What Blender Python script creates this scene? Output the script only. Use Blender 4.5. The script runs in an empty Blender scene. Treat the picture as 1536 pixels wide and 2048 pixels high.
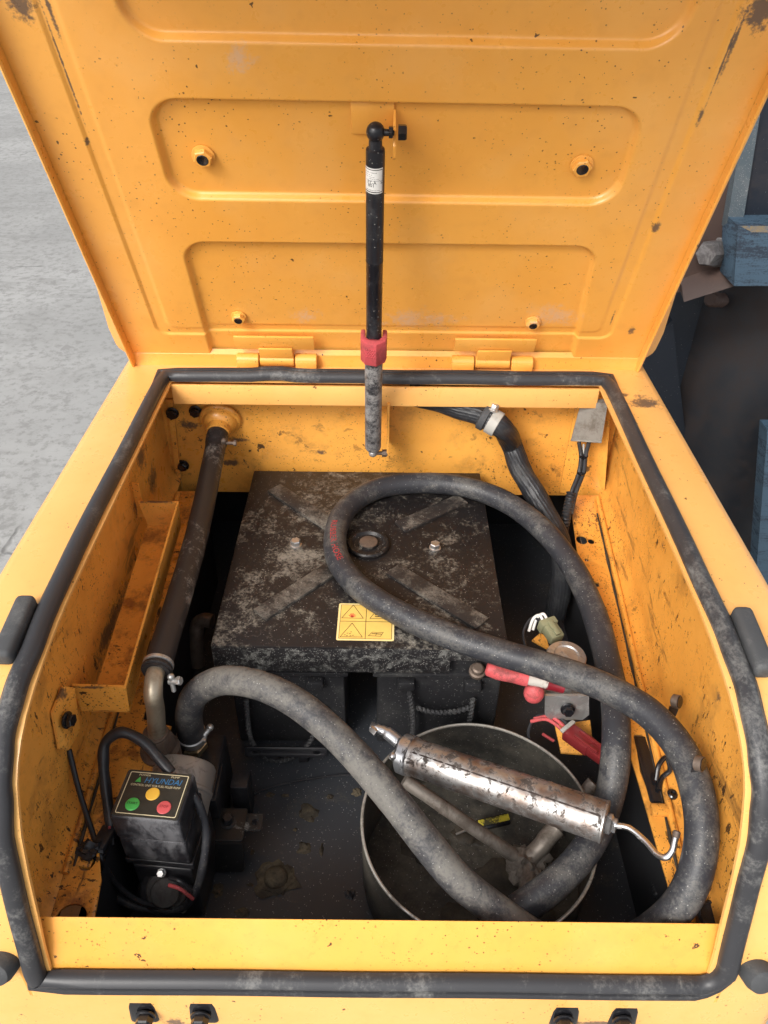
import bpy, bmesh, math, random
import numpy as np
from mathutils import Vector, Matrix, noise as mnoise
from mathutils.geometry import tessellate_polygon
R = math.radians
random.seed(7)
scene = bpy.context.scene
COL = scene.collection

# ------------------------------------------------------------------ camera
cam_d = bpy.data.cameras.new('camera'); cam = bpy.data.objects.new('camera', cam_d); COL.objects.link(cam)
cam.rotation_mode = 'XYZ'
cam.matrix_world = (Matrix.Translation((0, 0, 0.6)) @ Matrix.Rotation(R(90 - 37.3), 4, 'X') @ Matrix.Rotation(R(0.6), 4, 'Z'))
cam_d.sensor_fit = 'VERTICAL'; cam_d.sensor_height = 24.0; cam_d.lens = 24.0 * 1540 / 2048
cam_d.clip_start = 0.01; cam_d.clip_end = 500
scene.camera = cam

# ------------------------------------------------------------------ sky, sun, exposure (bright overcast)
SUN_EL, SUN_AZ = 39, 216        # azimuth clockwise from +Y; the light comes over the photographer's left shoulder
world = bpy.data.worlds.new('World'); scene.world = world; world.use_nodes = True
wn = world.node_tree.nodes; wl = world.node_tree.links
bg = wn['Background']
sky = wn.new('ShaderNodeTexSky'); sky.sky_type = 'NISHITA'; sky.sun_disc = False
sky.sun_elevation = R(SUN_EL); sky.sun_rotation = R(SUN_AZ)
sky.air_density = 1.0; sky.dust_density = 4.0; sky.ozone_density = 1.0
hs = wn.new('ShaderNodeHueSaturation'); hs.inputs['Saturation'].default_value = 0.22
wl.new(sky.outputs[0], hs.inputs['Color']); wl.new(hs.outputs[0], bg.inputs['Color'])
bg.inputs['Strength'].default_value = 0.15
sun_d = bpy.data.lights.new('sun', 'SUN'); sun = bpy.data.objects.new('sun', sun_d); COL.objects.link(sun)
sun_d.energy = 1.4; sun_d.angle = R(20); sun_d.color = (1.0, 0.95, 0.88)
_az, _el = R(SUN_AZ), R(SUN_EL)
to_sun = Vector((math.sin(_az) * math.cos(_el), math.cos(_az) * math.cos(_el), math.sin(_el)))
sun.rotation_euler = to_sun.to_track_quat('Z', 'Y').to_euler()
scene.view_settings.view_transform = 'Standard'; scene.view_settings.look = 'None'
scene.view_settings.gamma = 1.0; scene.view_settings.use_curve_mapping = False
scene.view_settings.exposure = 0.74
scene.cycles.use_denoising = True
scene.cycles.use_adaptive_sampling = True; scene.cycles.adaptive_threshold = 0.02
scene.cycles.max_bounces = 5; scene.cycles.diffuse_bounces = 4; scene.cycles.glossy_bounces = 3
scene.cycles.sample_clamp_indirect = 6

# ------------------------------------------------------------------ material helpers
class N:
    """tiny node-graph writer"""
    def __init__(s, name):
        s.m = bpy.data.materials.new(name); s.m.use_nodes = True
        s.t = s.m.node_tree; s.b = s.t.nodes['Principled BSDF']
        s.co = s.t.nodes.new('ShaderNodeTexCoord').outputs['Object']
    def put(s, sock, v):
        if isinstance(v, bpy.types.NodeSocket): s.t.links.new(v, sock)
        elif v is not None:
            if hasattr(sock.default_value, '__len__') and len(sock.default_value) == 4 and len(v) == 3: v = (*v, 1)
            sock.default_value = v
    def node(s, typ, **kw):
        n = s.t.nodes.new(typ)
        for k, v in kw.items(): setattr(n, k, v)
        return n
    def noise(s, scale, detail=4, rough=.55, co=None, dist=0):
        detail = min(detail, 5)
        n = s.node('ShaderNodeTexNoise'); s.put(n.inputs['Vector'], co if co is not None else s.co)
        n.inputs['Scale'].default_value = scale; n.inputs['Detail'].default_value = detail
        n.inputs['Roughness'].default_value = rough; n.inputs['Distortion'].default_value = dist
        return n.outputs[0]
    def vor(s, scale, co=None, feature='F1', rnd=1):
        n = s.node('ShaderNodeTexVoronoi', feature=feature); s.put(n.inputs['Vector'], co if co is not None else s.co)
        n.inputs['Scale'].default_value = scale; n.inputs['Randomness'].default_value = rnd
        return n
    def math(s, op, a, b=None, c=None, clamp=False):
        n = s.node('ShaderNodeMath', operation=op); n.use_clamp = clamp
        s.put(n.inputs[0], a)
        if b is not None: s.put(n.inputs[1], b)
        if c is not None: s.put(n.inputs[2], c)
        return n.outputs[0]
    def ramp(s, v, lo, hi, a=0., b=1.):
        n = s.node('ShaderNodeMapRange'); n.clamp = True; n.interpolation_type = 'SMOOTHSTEP'
        s.put(n.inputs[0], v); n.inputs[1].default_value = lo; n.inputs[2].default_value = hi
        n.inputs[3].default_value = a; n.inputs[4].default_value = b
        return n.outputs[0]
    def mix(s, f, a, b):
        n = s.node('ShaderNodeMix', data_type='RGBA'); s.put(n.inputs[0], f); s.put(n.inputs[6], a); s.put(n.inputs[7], b)
        return n.outputs[2]
    def scaled(s, x, y, z, rot=(.37, .21, .53)):
        n = s.node('ShaderNodeMapping'); s.put(n.inputs[0], s.co); n.inputs['Scale'].default_value = (x, y, z); n.inputs['Rotation'].default_value = rot
        return n.outputs[0]
    def warp(s, amt, scale, co=None):
        n = s.node('ShaderNodeTexNoise'); s.put(n.inputs['Vector'], co if co is not None else s.co); n.inputs['Scale'].default_value = scale; n.inputs['Detail'].default_value = 1
        v = s.node('ShaderNodeVectorMath', operation='SUBTRACT'); s.put(v.inputs[0], n.outputs['Color']); v.inputs[1].default_value = (.5, .5, .5)
        w = s.node('ShaderNodeVectorMath', operation='SCALE'); s.put(w.inputs[0], v.outputs[0]); w.inputs['Scale'].default_value = amt
        a = s.node('ShaderNodeVectorMath', operation='ADD'); s.put(a.inputs[0], co if co is not None else s.co); s.put(a.inputs[1], w.outputs[0])
        return a.outputs[0]
    def specks(s, scale, keep, r, co):
        """sparse random dots: `keep` = share of cells that carry one"""
        v = s.vor(scale, co)
        rnd = s.node('ShaderNodeSeparateColor'); s.put(rnd.inputs[0], v.outputs['Color'])
        lim = s.math('MULTIPLY', s.ramp(rnd.outputs[0], 1 - keep, 1, 0, 1), r)
        return s.math('GREATER_THAN', s.math('SUBTRACT', lim, v.outputs['Distance']), 0.0)
    def spot(s, p, r, co, ragged, soft=.75):
        """ragged stain round point p; r = radius or (rx, ry, rz)"""
        rr = r if isinstance(r, tuple) else (r, r, r)
        d = s.node('ShaderNodeVectorMath', operation='SUBTRACT'); s.put(d.inputs[0], co); d.inputs[1].default_value = p
        e = s.node('ShaderNodeVectorMath', operation='DIVIDE'); s.put(e.inputs[0], d.outputs[0]); e.inputs[1].default_value = rr
        l = s.node('ShaderNodeVectorMath', operation='LENGTH'); s.put(l.inputs[0], e.outputs[0])
        v = s.math('ADD', l.outputs['Value'], ragged)
        return s.ramp(v, soft, 1.0, 1, 0)
    def bump(s, h, strength=.3, dist=.001):
        n = s.node('ShaderNodeBump'); n.inputs['Strength'].default_value = strength; n.inputs['Distance'].default_value = dist
        s.put(n.inputs['Height'], h); s.t.links.new(n.outputs[0], s.b.inputs['Normal'])
    def out(s, col=None, rough=None, metal=None, spec=None, coat=None):
        i = s.b.inputs
        if col is not None: s.put(i['Base Color'], col)
        if rough is not None: s.put(i['Roughness'], rough)
        if metal is not None: s.put(i['Metallic'], metal)
        if spec is not None: i['Specular IOR Level'].default_value = spec
        if coat: i['Coat Weight'].default_value = coat; i['Coat Roughness'].default_value = .25
        return s.m

YEL = (0.79, 0.375, 0.070)
YEL_GLARE = (0.80, 0.43, 0.13)      # outer panels: paler yellow, sky glare and overexposure put into the colour
def paint(name, specks=.06, grime=0., scuffs=(), pale=(), rust=0., streak=None, pale_mottle=0., yel=YEL, coat=.25, flakes=0., fl_dir=(1, 2.2, .8)):
    n = N(name); co = n.warp(.006, 60)
    big = n.noise(3.5, 3); fine = n.noise(38, 5)
    c = n.mix(n.ramp(big, .35, .7), yel, tuple(v * k for v, k in zip(yel, (.96, .90, .80))))
    c = n.mix(n.math('MULTIPLY', n.ramp(fine, .5, .75), .3), c, tuple(v * k for v, k in zip(yel, (.80, .76, .7))))
    if pale_mottle: c = n.mix(n.math('MULTIPLY', n.ramp(n.noise(9, 4), .45, .7), pale_mottle), c, (.82, .50, .20))
    rag = n.math('MULTIPLY', n.math('SUBTRACT', n.math('ADD', n.math('MULTIPLY', n.noise(60, 5, .7), .6), n.math('MULTIPLY', n.noise(260, 3, .7), .4)), .5), 3.6)
    for p, r in pale: c = n.mix(n.math('MULTIPLY', n.spot(p, r, n.co, rag, .1), .42), c, (.50, .42, .38))
    if grime:
        g = n.noise(6, 5, .6); c = n.mix(n.math('MULTIPLY', n.ramp(g, .40, .70), grime * .5), c, (.46, .175, .024))
        g = n.noise(17, 6, .72, co)
        c = n.mix(n.math('MULTIPLY', n.ramp(g, .50, .70), grime * .8), c, (.13, .062, .024))
        sg = n.noise(26, 6, .75, n.scaled(*(streak or (1, .25, 1))), .4)
        c = n.mix(n.math('MULTIPLY', n.ramp(sg, .585, .66), min(1, grime * 1.1)), c, (.035, .024, .018))
    if rust:
        c = n.mix(n.math('MULTIPLY', n.ramp(n.noise(20, 6, .7), .5, .66), rust), c, (.20, .07, .02))
    for p, r in scuffs: c = n.mix(n.math('MULTIPLY', n.spot(p, r, n.co, rag, .35), .85), c, (.045, .040, .042))
    clump = n.ramp(n.noise(7, 3), .42, .62, .12, 1.0)
    if specks:
        d = n.specks(430, specks * 2.2, .50, co); d2 = n.specks(130, specks * .45, .30, n.warp(.010, 150))
        f = n.math('MAXIMUM', n.math('MULTIPLY', d, clump), d2)
        c = n.mix(n.math('MULTIPLY', f, .9), c, (.05, .024, .012))
    if flakes:      # crisp chips where the paint is gone, most of them in patches
        w = n.warp(.020, 90, n.warp(.010, 300, n.scaled(*fl_dir)))
        k1 = n.specks(48, flakes, .34, w); k2 = n.specks(120, flakes * 1.5, .40, w)
        k = n.math('MULTIPLY', n.math('MAXIMUM', k1, k2), n.ramp(n.noise(5, 2), .44, .54))
        c = n.mix(n.math('MULTIPLY', k, .92), c, (.030, .019, .014))
    n.bump(n.math('ADD', n.noise(160, 2), n.math('MULTIPLY', n.noise(12, 3), 2)), .10, .0006)
    return n.out(c, n.ramp(fine, .3, .8, .26, .46), spec=.5, coat=coat)

def rubber(name, base=(.020, .021, .026), dust=(.20, .195, .18), amt=.5, lo=.48, hi=.72, sc=9, rough=.55, flecks=0., streak=None, bump=.2, crisp=.4):
    n = N(name)
    a = n.noise(sc, 6, .65, n.scaled(*streak) if streak else None, .3); b = n.noise(sc * 7, 5, .75, n.scaled(*streak) if streak else None, .6); e = n.noise(sc * 34, 3, .7)
    mixv = n.math('ADD', n.math('MULTIPLY', a, 1 - crisp), n.math('ADD', n.math('MULTIPLY', b, crisp * .6), n.math('MULTIPLY', e, crisp * .4)))
    f = n.math('MULTIPLY', n.ramp(mixv, lo, hi), amt)
    c = n.mix(f, base, dust)
    if flecks:
        d = n.specks(700, flecks, .55, n.co); c = n.mix(n.math('MULTIPLY', d, .55), c, (.36, .35, .33))
    n.bump(b, bump, .0008)
    return n.out(c, n.ramp(f, 0, 1, rough, .85), spec=.35)

def metal(name, base=(.45, .44, .43), dirt=(.04, .03, .025), amt=.6, lo=.52, hi=.62, sc=30, rough=.33, metallic=.9, rust=None):
    n = N(name)
    a = n.noise(sc, 6, .7, None, .5); f = n.math('MULTIPLY', n.ramp(a, lo, hi), amt)
    c = base
    if rust: c = n.mix(n.ramp(n.noise(sc * .45, 4), .4, .65), c, rust)
    c = n.mix(f, c, dirt)
    n.bump(a, .2, .0006)
    return n.out(c, n.ramp(f, 0, 1, rough, .8), n.ramp(f, 0, 1, metallic, .1))

def flat(name, col, rough=.5, spec=.4, metallic=0., var=.25):
    n = N(name); f = n.ramp(n.noise(40, 5, .65), .35, .75)
    c = n.mix(n.math('MULTIPLY', f, var), col, tuple(v * .35 for v in col))
    n.bump(n.noise(180, 3), .12, .0005)
    return n.out(c, rough, metallic, spec)

# ------------------------------------------------------------------ mesh helpers
class G:
    def __init__(s): s.v = []; s.f = []
    def add(s, v, f):
        o = len(s.v); s.v += [Vector(p) for p in v]; s.f += [tuple(i + o for i in q) for q in f]; return s
    def __add__(s, o): g = G(); g.add(s.v, s.f); g.add(o.v, o.f); return g
    def tf(s, M): s.v = [M @ p for p in s.v]; return s

def from_bm(bm):
    g = G(); bm.verts.ensure_lookup_table(); bm.verts.index_update()
    g.add([v.co.copy() for v in bm.verts], [[v.index for v in f.verts] for f in bm.faces]); bm.free(); return g

def frame(d, up=(0, 0, 1)):
    z = Vector(d).normalized(); u = Vector(up)
    if abs(z.dot(u)) > .98: u = Vector((0, 1, 0)) if abs(z.y) < .9 else Vector((1, 0, 0))
    x = u.cross(z).normalized(); y = z.cross(x)
    return Matrix((x, y, z)).transposed().to_4x4()

def rbox(size, bevel=.002, seg=2, M=None, loc=None):
    bm = bmesh.new(); bmesh.ops.create_cube(bm, size=1)
    for v in bm.verts: v.co = Vector((v.co.x * size[0], v.co.y * size[1], v.co.z * size[2]))
    if bevel: bmesh.ops.bevel(bm, geom=bm.edges[:], offset=min(bevel, min(size) * .45), segments=seg, affect='EDGES', profile=.5)
    g = from_bm(bm)
    if M is not None: g.tf(M)
    if loc is not None: g.tf(Matrix.Translation(loc))
    return g
def bx(x0, x1, y0, y1, z0, z1, bevel=.002):
    return rbox((abs(x1 - x0), abs(y1 - y0), abs(z1 - z0)), bevel, loc=((x0 + x1) / 2, (y0 + y1) / 2, (z0 + z1) / 2))

def lathe(prof, p, d, seg=28, squash=None):
    """prof: [(r, h)] along direction d from p"""
    M = Matrix.Translation(p) @ frame(d); g = G(); v = []; f = []
    for r, h in prof:
        for i in range(seg):
            a = 2 * math.pi * i / seg; v.append(M @ Vector((r * math.cos(a), r * math.sin(a), h)))
    for j in range(len(prof) - 1):
        for i in range(seg):
            k = (i + 1) % seg; f.append((j * seg + i, j * seg + k, (j + 1) * seg + k, (j + 1) * seg + i))
    if prof[0][0] > 1e-6: f.append(tuple(reversed(range(seg))))
    if prof[-1][0] > 1e-6: f.append(tuple((len(prof) - 1) * seg + i for i in range(seg)))
    return g.add(v, f)
def rod(a, b, r, r2=None, ch=.0012, seg=20):
    a, b = Vector(a), Vector(b); L = (b - a).length; r2 = r if r2 is None else r2; c = min(ch, r * .4, r2 * .4, L * .3)
    return lathe([(r - c, 0), (r, c), (r2, L - c), (r2 - c, L)], a, b - a, seg)
def ball(p, r, sq=(1, 1, 1), seg=16):
    bm = bmesh.new(); bmesh.ops.create_uvsphere(bm, u_segments=seg, v_segments=seg // 2 + 2, radius=r)
    g = from_bm(bm); g.v = [Vector((v.x * sq[0], v.y * sq[1], v.z * sq[2])) + Vector(p) for v in g.v]; return g
def hexbolt(p, d, af, h, washer=None, rot=0.):
    """hexagon head (across flats af) on a round washer, domed chamfer"""
    M = Matrix.Translation(p) @ frame(d) @ Matrix.Rotation(rot, 4, 'Z'); g = G(); w = 0
    if washer: g = lathe([(washer, 0), (washer, .0018), (washer * .9, .0024)], p, d, 24); w = .0024
    r = af / math.sqrt(3); v = []; f = []
    for rr, hh in ((r, w), (r, w + h * .82), (r * .86, w + h)):
        for i in range(6): v.append(M @ Vector((rr * math.cos(i * math.pi / 3), rr * math.sin(i * math.pi / 3), hh)))
    for j in range(2):
        for i in range(6): k = (i + 1) % 6; f.append((j * 6 + i, j * 6 + k, j * 6 + 6 + k, j * 6 + 6 + i))
    f.append(tuple(range(12, 18)))
    return g.add(v, f)

def crom(P, n=10, closed=False):
    P = [Vector(p) for p in P]; out = []
    m = len(P)
    for i in range(m if closed else m - 1):
        a, b, c, d = (P[(i - 1) % m] if (closed or i) else P[0] * 2 - P[1]), P[i], P[(i + 1) % m], (P[(i + 2) % m] if (closed or i + 2 < m) else P[-1] * 2 - P[-2])
        for k in range(n):
            t = k / n
            # centripetal Catmull-Rom
            t0 = 0; t1 = (b - a).length ** .5 + 1e-9; t2 = t1 + (c - b).length ** .5 + 1e-9; t3 = t2 + (d - c).length ** .5 + 1e-9
            u = t1 + (t2 - t1) * t
            A1 = a * ((t1 - u) / (t1 - t0)) + b * ((u - t0) / (t1 - t0)); A2 = b * ((t2 - u) / (t2 - t1)) + c * ((u - t1) / (t2 - t1)); A3 = c * ((t3 - u) / (t3 - t2)) + d * ((u - t2) / (t3 - t2))
            B1 = A1 * ((t2 - u) / (t2 - t0)) + A2 * ((u - t0) / (t2 - t0)); B2 = A2 * ((t3 - u) / (t3 - t1)) + A3 * ((u - t1) / (t3 - t1))
            out.append(B1 * ((t2 - u) / (t2 - t1)) + B2 * ((u - t1) / (t2 - t1)))
    if not closed: out.append(P[-1])
    return out
def frames(P):
    """parallel-transport frames along a polyline"""
    T = [((P[min(i + 1, len(P) - 1)] - P[max(i - 1, 0)])).normalized() for i in range(len(P))]
    u = Vector((0, 0, 1)); u = (u - T[0] * u.dot(T[0]))
    if u.length < .1: u = Vector((0, 1, 0)) - T[0] * T[0].y
    u.normalize(); U = []
    for t in T:
        u = (u - t * u.dot(t)).normalized(); U.append(u)
    return T, U
def tube(P, r, seg=16, n=10, smooth=True, rf=None, cap=True):
    """rf(i, a, s) -> radius factor"""
    P = crom(P, n) if smooth else [Vector(p) for p in P]
    T, U = frames(P); v = []; f = []; s = 0
    for i, p in enumerate(P):
        if i: s += (p - P[i - 1]).length
        w = T[i].cross(U[i])
        for k in range(seg):
            a = 2 * math.pi * k / seg; q = r * (rf(i, a, s) if rf else 1)
            v.append(p + (U[i] * math.cos(a) + w * math.sin(a)) * q)
    for i in range(len(P) - 1):
        for k in range(seg):
            l = (k + 1) % seg; f.append((i * seg + k, i * seg + l, (i + 1) * seg + l, (i + 1) * seg + k))
    if cap: f += [tuple(reversed(range(seg))), tuple((len(P) - 1) * seg + k for k in range(seg))]
    return G().add(v, f)

def plate(outer, holes=(), t=.003, M=None, bevel=0.):
    """2-D outline with holes, extruded from 0 to -t; M places it"""
    loops = [[Vector((p[0], p[1], 0)) for p in l] for l in [outer, *holes]]
    flat_ = [p for l in loops for p in l]; tri = tessellate_polygon(loops); n = len(flat_)
    v = flat_ + [p - Vector((0, 0, t)) for p in flat_]; f = []
    for a, b, c in tri:
        nz = (flat_[b] - flat_[a]).cross(flat_[c] - flat_[a]).z
        if nz < 0: b, c = c, b
        f += [(a, b, c), (n + a, n + c, n + b)]
    o = 0
    for l in loops:
        m = len(l)
        for i in range(m): k = (i + 1) % m; f.append((o + i, n + o + i, n + o + k, o + k))
        o += m
    bm = bmesh.new(); bv = [bm.verts.new(p) for p in v]
    for q in f:
        try: bm.faces.new([bv[i] for i in q])
        except ValueError: pass
    bmesh.ops.recalc_face_normals(bm, faces=bm.faces[:])
    if bevel:
        es = [e for e in bm.edges if len(e.link_faces) == 2 and e.calc_face_angle(0) > 1.0]
        bmesh.ops.bevel(bm, geom=es, offset=bevel, segments=2, affect='EDGES', profile=.5)
    g = from_bm(bm)
    if M is not None: g.tf(M)
    return g
def rrect(x0, x1, y0, y1, r, n=5):
    o = []
    for cx, cy, a0 in ((x1 - r, y1 - r, 0), (x0 + r, y1 - r, 90), (x0 + r, y0 + r, 180), (x1 - r, y0 + r, 270)):
        for i in range(n + 1): a = R(a0 + 90 * i / n); o.append((cx + r * math.cos(a), cy + r * math.sin(a)))
    return o
def circ(x, y, rx, ry=None, n=20, rot=0):
    ry = ry or rx; o = []
    for i in range(n):
        a = 2 * math.pi * i / n; px, py = rx * math.cos(a), ry * math.sin(a)
        o.append((x + px * math.cos(rot) - py * math.sin(rot), y + px * math.sin(rot) + py * math.cos(rot)))
    return o
def sheet(rows):
    """grid of points -> quads"""
    m = len(rows[0]); v = [p for r in rows for p in r]; f = []
    for j in range(len(rows) - 1):
        for i in range(m - 1): f.append((j * m + i, j * m + i + 1, (j + 1) * m + i + 1, (j + 1) * m + i))
    return G().add(v, f)
def poly_y(P, t):
    """polygon of world points extruded away from the camera by vector t"""
    P = [Vector(p) for p in P]; t = Vector(t); n = len(P)
    bm = bmesh.new(); a = [bm.verts.new(p) for p in P]; b = [bm.verts.new(p + t) for p in P]
    bm.faces.new(a); bm.faces.new(b[::-1])
    for i in range(n): k = (i + 1) % n; bm.faces.new((a[i], b[i], b[k], a[k]))
    bmesh.ops.recalc_face_normals(bm, faces=bm.faces[:])
    return from_bm(bm)
def lump(p, rx, ry, rz, seed, seg=14):
    """irregular flat crust of dirt"""
    bm = bmesh.new(); bmesh.ops.create_icosphere(bm, subdivisions=3, radius=1)
    for v in bm.verts:
        k = 1 + .55 * mnoise.noise(v.co * 1.7 + Vector((seed * 3.1, seed, 0))) + .35 * mnoise.noise(v.co * 5 + Vector((seed, 0, seed)))
        v.co = Vector((v.co.x * rx * k, v.co.y * ry * k, max(v.co.z, -.1) * rz * (k + .3 * mnoise.noise(v.co * 9)))) + Vector(p)
    return from_bm(bm)

def mesh_of(name, g, mat, smooth=35):
    me = bpy.data.meshes.new(name); me.from_pydata([tuple(v) for v in g.v], [], g.f); me.validate(); me.update()
    me.materials.append(mat)
    if smooth:
        me.polygons.foreach_set('use_smooth', [True] * len(me.polygons)); me.set_sharp_from_angle(angle=R(smooth))
    return me
def put(name, g, mat, parent=None, label=None, cat=None, group=None, kind=None, smooth=35, fix=False):
    if fix:
        bm = bmesh.new(); vs = [bm.verts.new(v) for v in g.v]
        for q in g.f:
            try: bm.faces.new([vs[i] for i in q])
            except ValueError: pass
        bmesh.ops.recalc_face_normals(bm, faces=bm.faces[:]); g = from_bm(bm)
    o = bpy.data.objects.new(name, mesh_of(name, g, mat, smooth)); COL.objects.link(o)
    if parent is not None:
        o.parent = parent; w = Vector((0, 0, 0)); q = parent
        while q is not None: w += q.location; q = q.parent
        o.location = -w
    tag(o, label, cat, group, kind); return o
def tag(o, label=None, cat=None, group=None, kind=None):
    for k, v in (('label', label), ('category', cat), ('group', group), ('kind', kind)):
        if v: o[k] = v
    return o
def thing(name, loc, label, cat, group=None):
    o = bpy.data.objects.new(name, None); COL.objects.link(o); o.location = loc; o.empty_display_size = .05
    return tag(o, label, cat, group)

def text_geo(body, size, mp, shear=0., sx=1., align='LEFT', fit=None):
    """printed lettering: the font outline laid on a surface through mp(u, v)"""
    c = bpy.data.curves.new('lettering', 'FONT'); c.body = body; c.size = size; c.shear = shear; c.align_x = align; c.resolution_u = 3
    o = bpy.data.objects.new('lettering', c); me = o.to_mesh()
    if fit: sx = fit / max(v.co.x for v in me.vertices)
    g = G(); g.add([mp(v.co.x * sx, v.co.y) for v in me.vertices], [tuple(p.vertices) for p in me.polygons])
    o.to_mesh_clear(); bpy.data.objects.remove(o); bpy.data.curves.remove(c); return g

# ------------------------------------------------------------------ materials
M = {}
M['paint_top'] = paint('paint_top', specks=.018, pale_mottle=.10, yel=YEL_GLARE, scuffs=[((-0.2354, 0.353, -0.4049), (.020, .03, .012)), ((0.2462, 0.353, -0.3966), (.026, .03, .007)), ((0.4132, 1.0821, 0.0), (.03, .025, .01)), ((0.3856, 1.1061, 0.0), (.010, .008, .01))])
M['paint_lid'] = paint('paint_lid', specks=.026, pale_mottle=.14,
    pale=[((0.0546, 1.1637, 0.091), (.07, .03, .03)), ((0.268, 1.1576, 0.1044), (.05, .03, .03)), ((-0.129, 1.1601, 0.099), (.035, .02, .02)), ((0.1128, 1.0274, 0.3918), (.02, .01, .01)), ((-0.1659, 0.9877, 0.4792), (.02, .02, .02))],
    scuffs=[((-0.3883, 0.9636, 0.5325), (.020, .02, .022)), ((0.3891, 0.9639, 0.5318), (.024, .02, .026)), ((0.3955, 1.1664, 0.0851), (.007, .01, .012)), ((0.3698, 1.0813, 0.2728), (.006, .012, .012)), ((-0.189, 1.1741, 0.0682), (.02, .004, .004)), ((0.1868, 1.1757, 0.0647), (.024, .0035, .004)), ((-0.1113, 1.117, 0.194), (.006, .003, .003)), ((0.3704, 1.0139, 0.4216), (.004, .012, .014)), ((-0.3671, 0.9933, 0.4669), (.0016, .05, .10)), ((-0.3597, 0.9708, 0.5166), (.003, .02, .04)), ((0.3751, 0.9764, 0.5043), (.003, .03, .06)), ((0.3718, 0.9831, 0.4895), (.0016, .04, .09)), ((0.3588, 1.1571, 0.1057), (.002, .012, .024)), ((-0.3711, 1.0311, 0.3836), (.004, .005, .008)), ((-0.26, 1.178, 0.0595), (.012, .003, .004))])
M['paint_in'] = paint('paint_in', specks=.09, grime=.42, flakes=.07, fl_dir=(1, 1, 1), streak=(1, .28, 1.1),
    scuffs=[((-0.39, 1.0446, -0.0754), (.02, .035, .05)), ((-0.39, 0.9791, -0.137), (.02, .02, .02)), ((-0.36, 1.0993, -0.1406), (.03, .04, .05)),
            ((-0.3511, 1.19, -0.1151), (.022, .02, .010)), ((-0.2866, 1.19, -0.1949), (.03, .02, .009)), ((-0.2647, 1.19, -0.1456), (.022, .02, .007)), ((-0.1186, 1.19, -0.1708), (.013, .02, .006)),
            ((0.372, 0.574, -0.099), (.02, .012, .014)), ((0.385, 0.8432, -0.0961), (.02, .009, .014)), ((0.3586, 1.0765, -0.2), (.022, .03, .03))])
M['paint_wall'] = paint('paint_wall', specks=.12, grime=.5, streak=(1, .18, .9), flakes=.30, fl_dir=(1, 1.6, .7),
    scuffs=[((-0.39, 1.0446, -0.0754), (.03, .035, .045)), ((-0.39, 0.9791, -0.137), (.03, .02, .025)), ((-0.39, 1.0722, -0.1535), (.03, .03, .03)), ((-0.388, 0.7785, -0.2021), (.03, .10, .02)), ((0.372, 0.574, -0.099), (.02, .012, .014)), ((0.385, 0.8432, -0.0961), (.02, .009, .014)), ((0.39, 0.8438, -0.0256), (.02, .006, .02)), ((0.37, 0.5113, -0.0419), (.02, .006, .012))])
M['paint_ledge'] = paint('paint_ledge', specks=.16, grime=.6, rust=.1, streak=(1, .2, 1), flakes=.5, fl_dir=(1.6, .8, 1))
M['paint_rusty'] = paint('paint_rusty', specks=.12, grime=1., rust=.9, streak=(1, .2, 1), flakes=.25)
M['paint_sill'] = paint('paint_sill', specks=.05, grime=.10, flakes=.035, fl_dir=(1, 1, 1), pale_mottle=.12, scuffs=[((0.4924, 1.3192, -0.26), .004)])
M['paint_bracket'] = paint('paint_bracket', specks=.13, grime=.28, flakes=.12, fl_dir=(1, 1, 1), streak=(.4, .4, 1), scuffs=[((-0.385, 0.5971, -0.1303), (.012, .012, .012)), ((-0.3598, 0.62, -0.1511), (.03, .02, .003)), ((-0.3452, 0.952, -0.1075), (.03, .02, .0035))])
M['seal'] = rubber('seal', base=(.032, .0325, .036), dust=(.25, .245, .23), amt=.48, lo=.50, hi=.64, sc=8, rough=.40, streak=(1, .5, 1), bump=.15, crisp=.5)
M['pad'] = rubber('pad', base=(.050, .052, .055), dust=(.16, .16, .155), amt=.6, sc=16, rough=.7)
M['hose'] = rubber('hose', base=(.026, .027, .032), dust=(.22, .21, .185), amt=.32, lo=.47, hi=.60, sc=11, rough=.45, flecks=.045, crisp=.55)
M['hose_red'] = flat('hose_red', (.38, .03, .035), .6, var=.7)
M['hose_pump'] = rubber('hose_pump', base=(.034, .034, .038), dust=(.19, .178, .155), amt=.62, lo=.42, hi=.58, sc=9, rough=.55, flecks=.04, crisp=.5)
M['pipe'] = rubber('pipe', base=(.022, .020, .021), dust=(.26, .25, .23), amt=.8, lo=.50, hi=.60, sc=8, crisp=.5, rough=.5)
M['loom'] = rubber('loom', base=(.018, .019, .022), dust=(.12, .12, .115), amt=.5, sc=25, rough=.45)
M['cover'] = rubber('cover', base=(.011, .0095, .0098), dust=(.25, .225, .185), amt=.78, lo=.50, hi=.62, sc=7, rough=.42, flecks=.05, streak=(.7, .7, 1), bump=.3, crisp=.55)
M['cover_rib'] = rubber('cover_rib', base=(.020, .0175, .017), dust=(.24, .215, .18), amt=.62, lo=.46, hi=.60, sc=9, rough=.5, flecks=.03, streak=(.8, .8, 1), crisp=.45)
M['cover_skirt'] = rubber('cover_skirt', base=(.016, .015, .016), dust=(.20, .20, .185), amt=.6, lo=.50, hi=.60, sc=60, rough=.45, flecks=.3)
M['battery'] = rubber('battery', base=(.020, .020, .022), dust=(.09, .09, .085), amt=.6, sc=14, rough=.4, flecks=.06)
M['rope'] = rubber('rope', base=(.04, .04, .042), dust=(.17, .17, .16), amt=.8, sc=40, rough=.7)
M['floor'] = rubber('floor', base=(.034, .037, .043), dust=(.11, .092, .066), amt=.5, lo=.54, hi=.66, sc=14, rough=.36, flecks=.05, crisp=.5)
M['liner'] = flat('liner', (.016, .017, .020), .6)
M['black'] = rubber('black', base=(.019, .019, .022), dust=(.12, .12, .12), amt=.45, sc=18, rough=.35)
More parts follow.
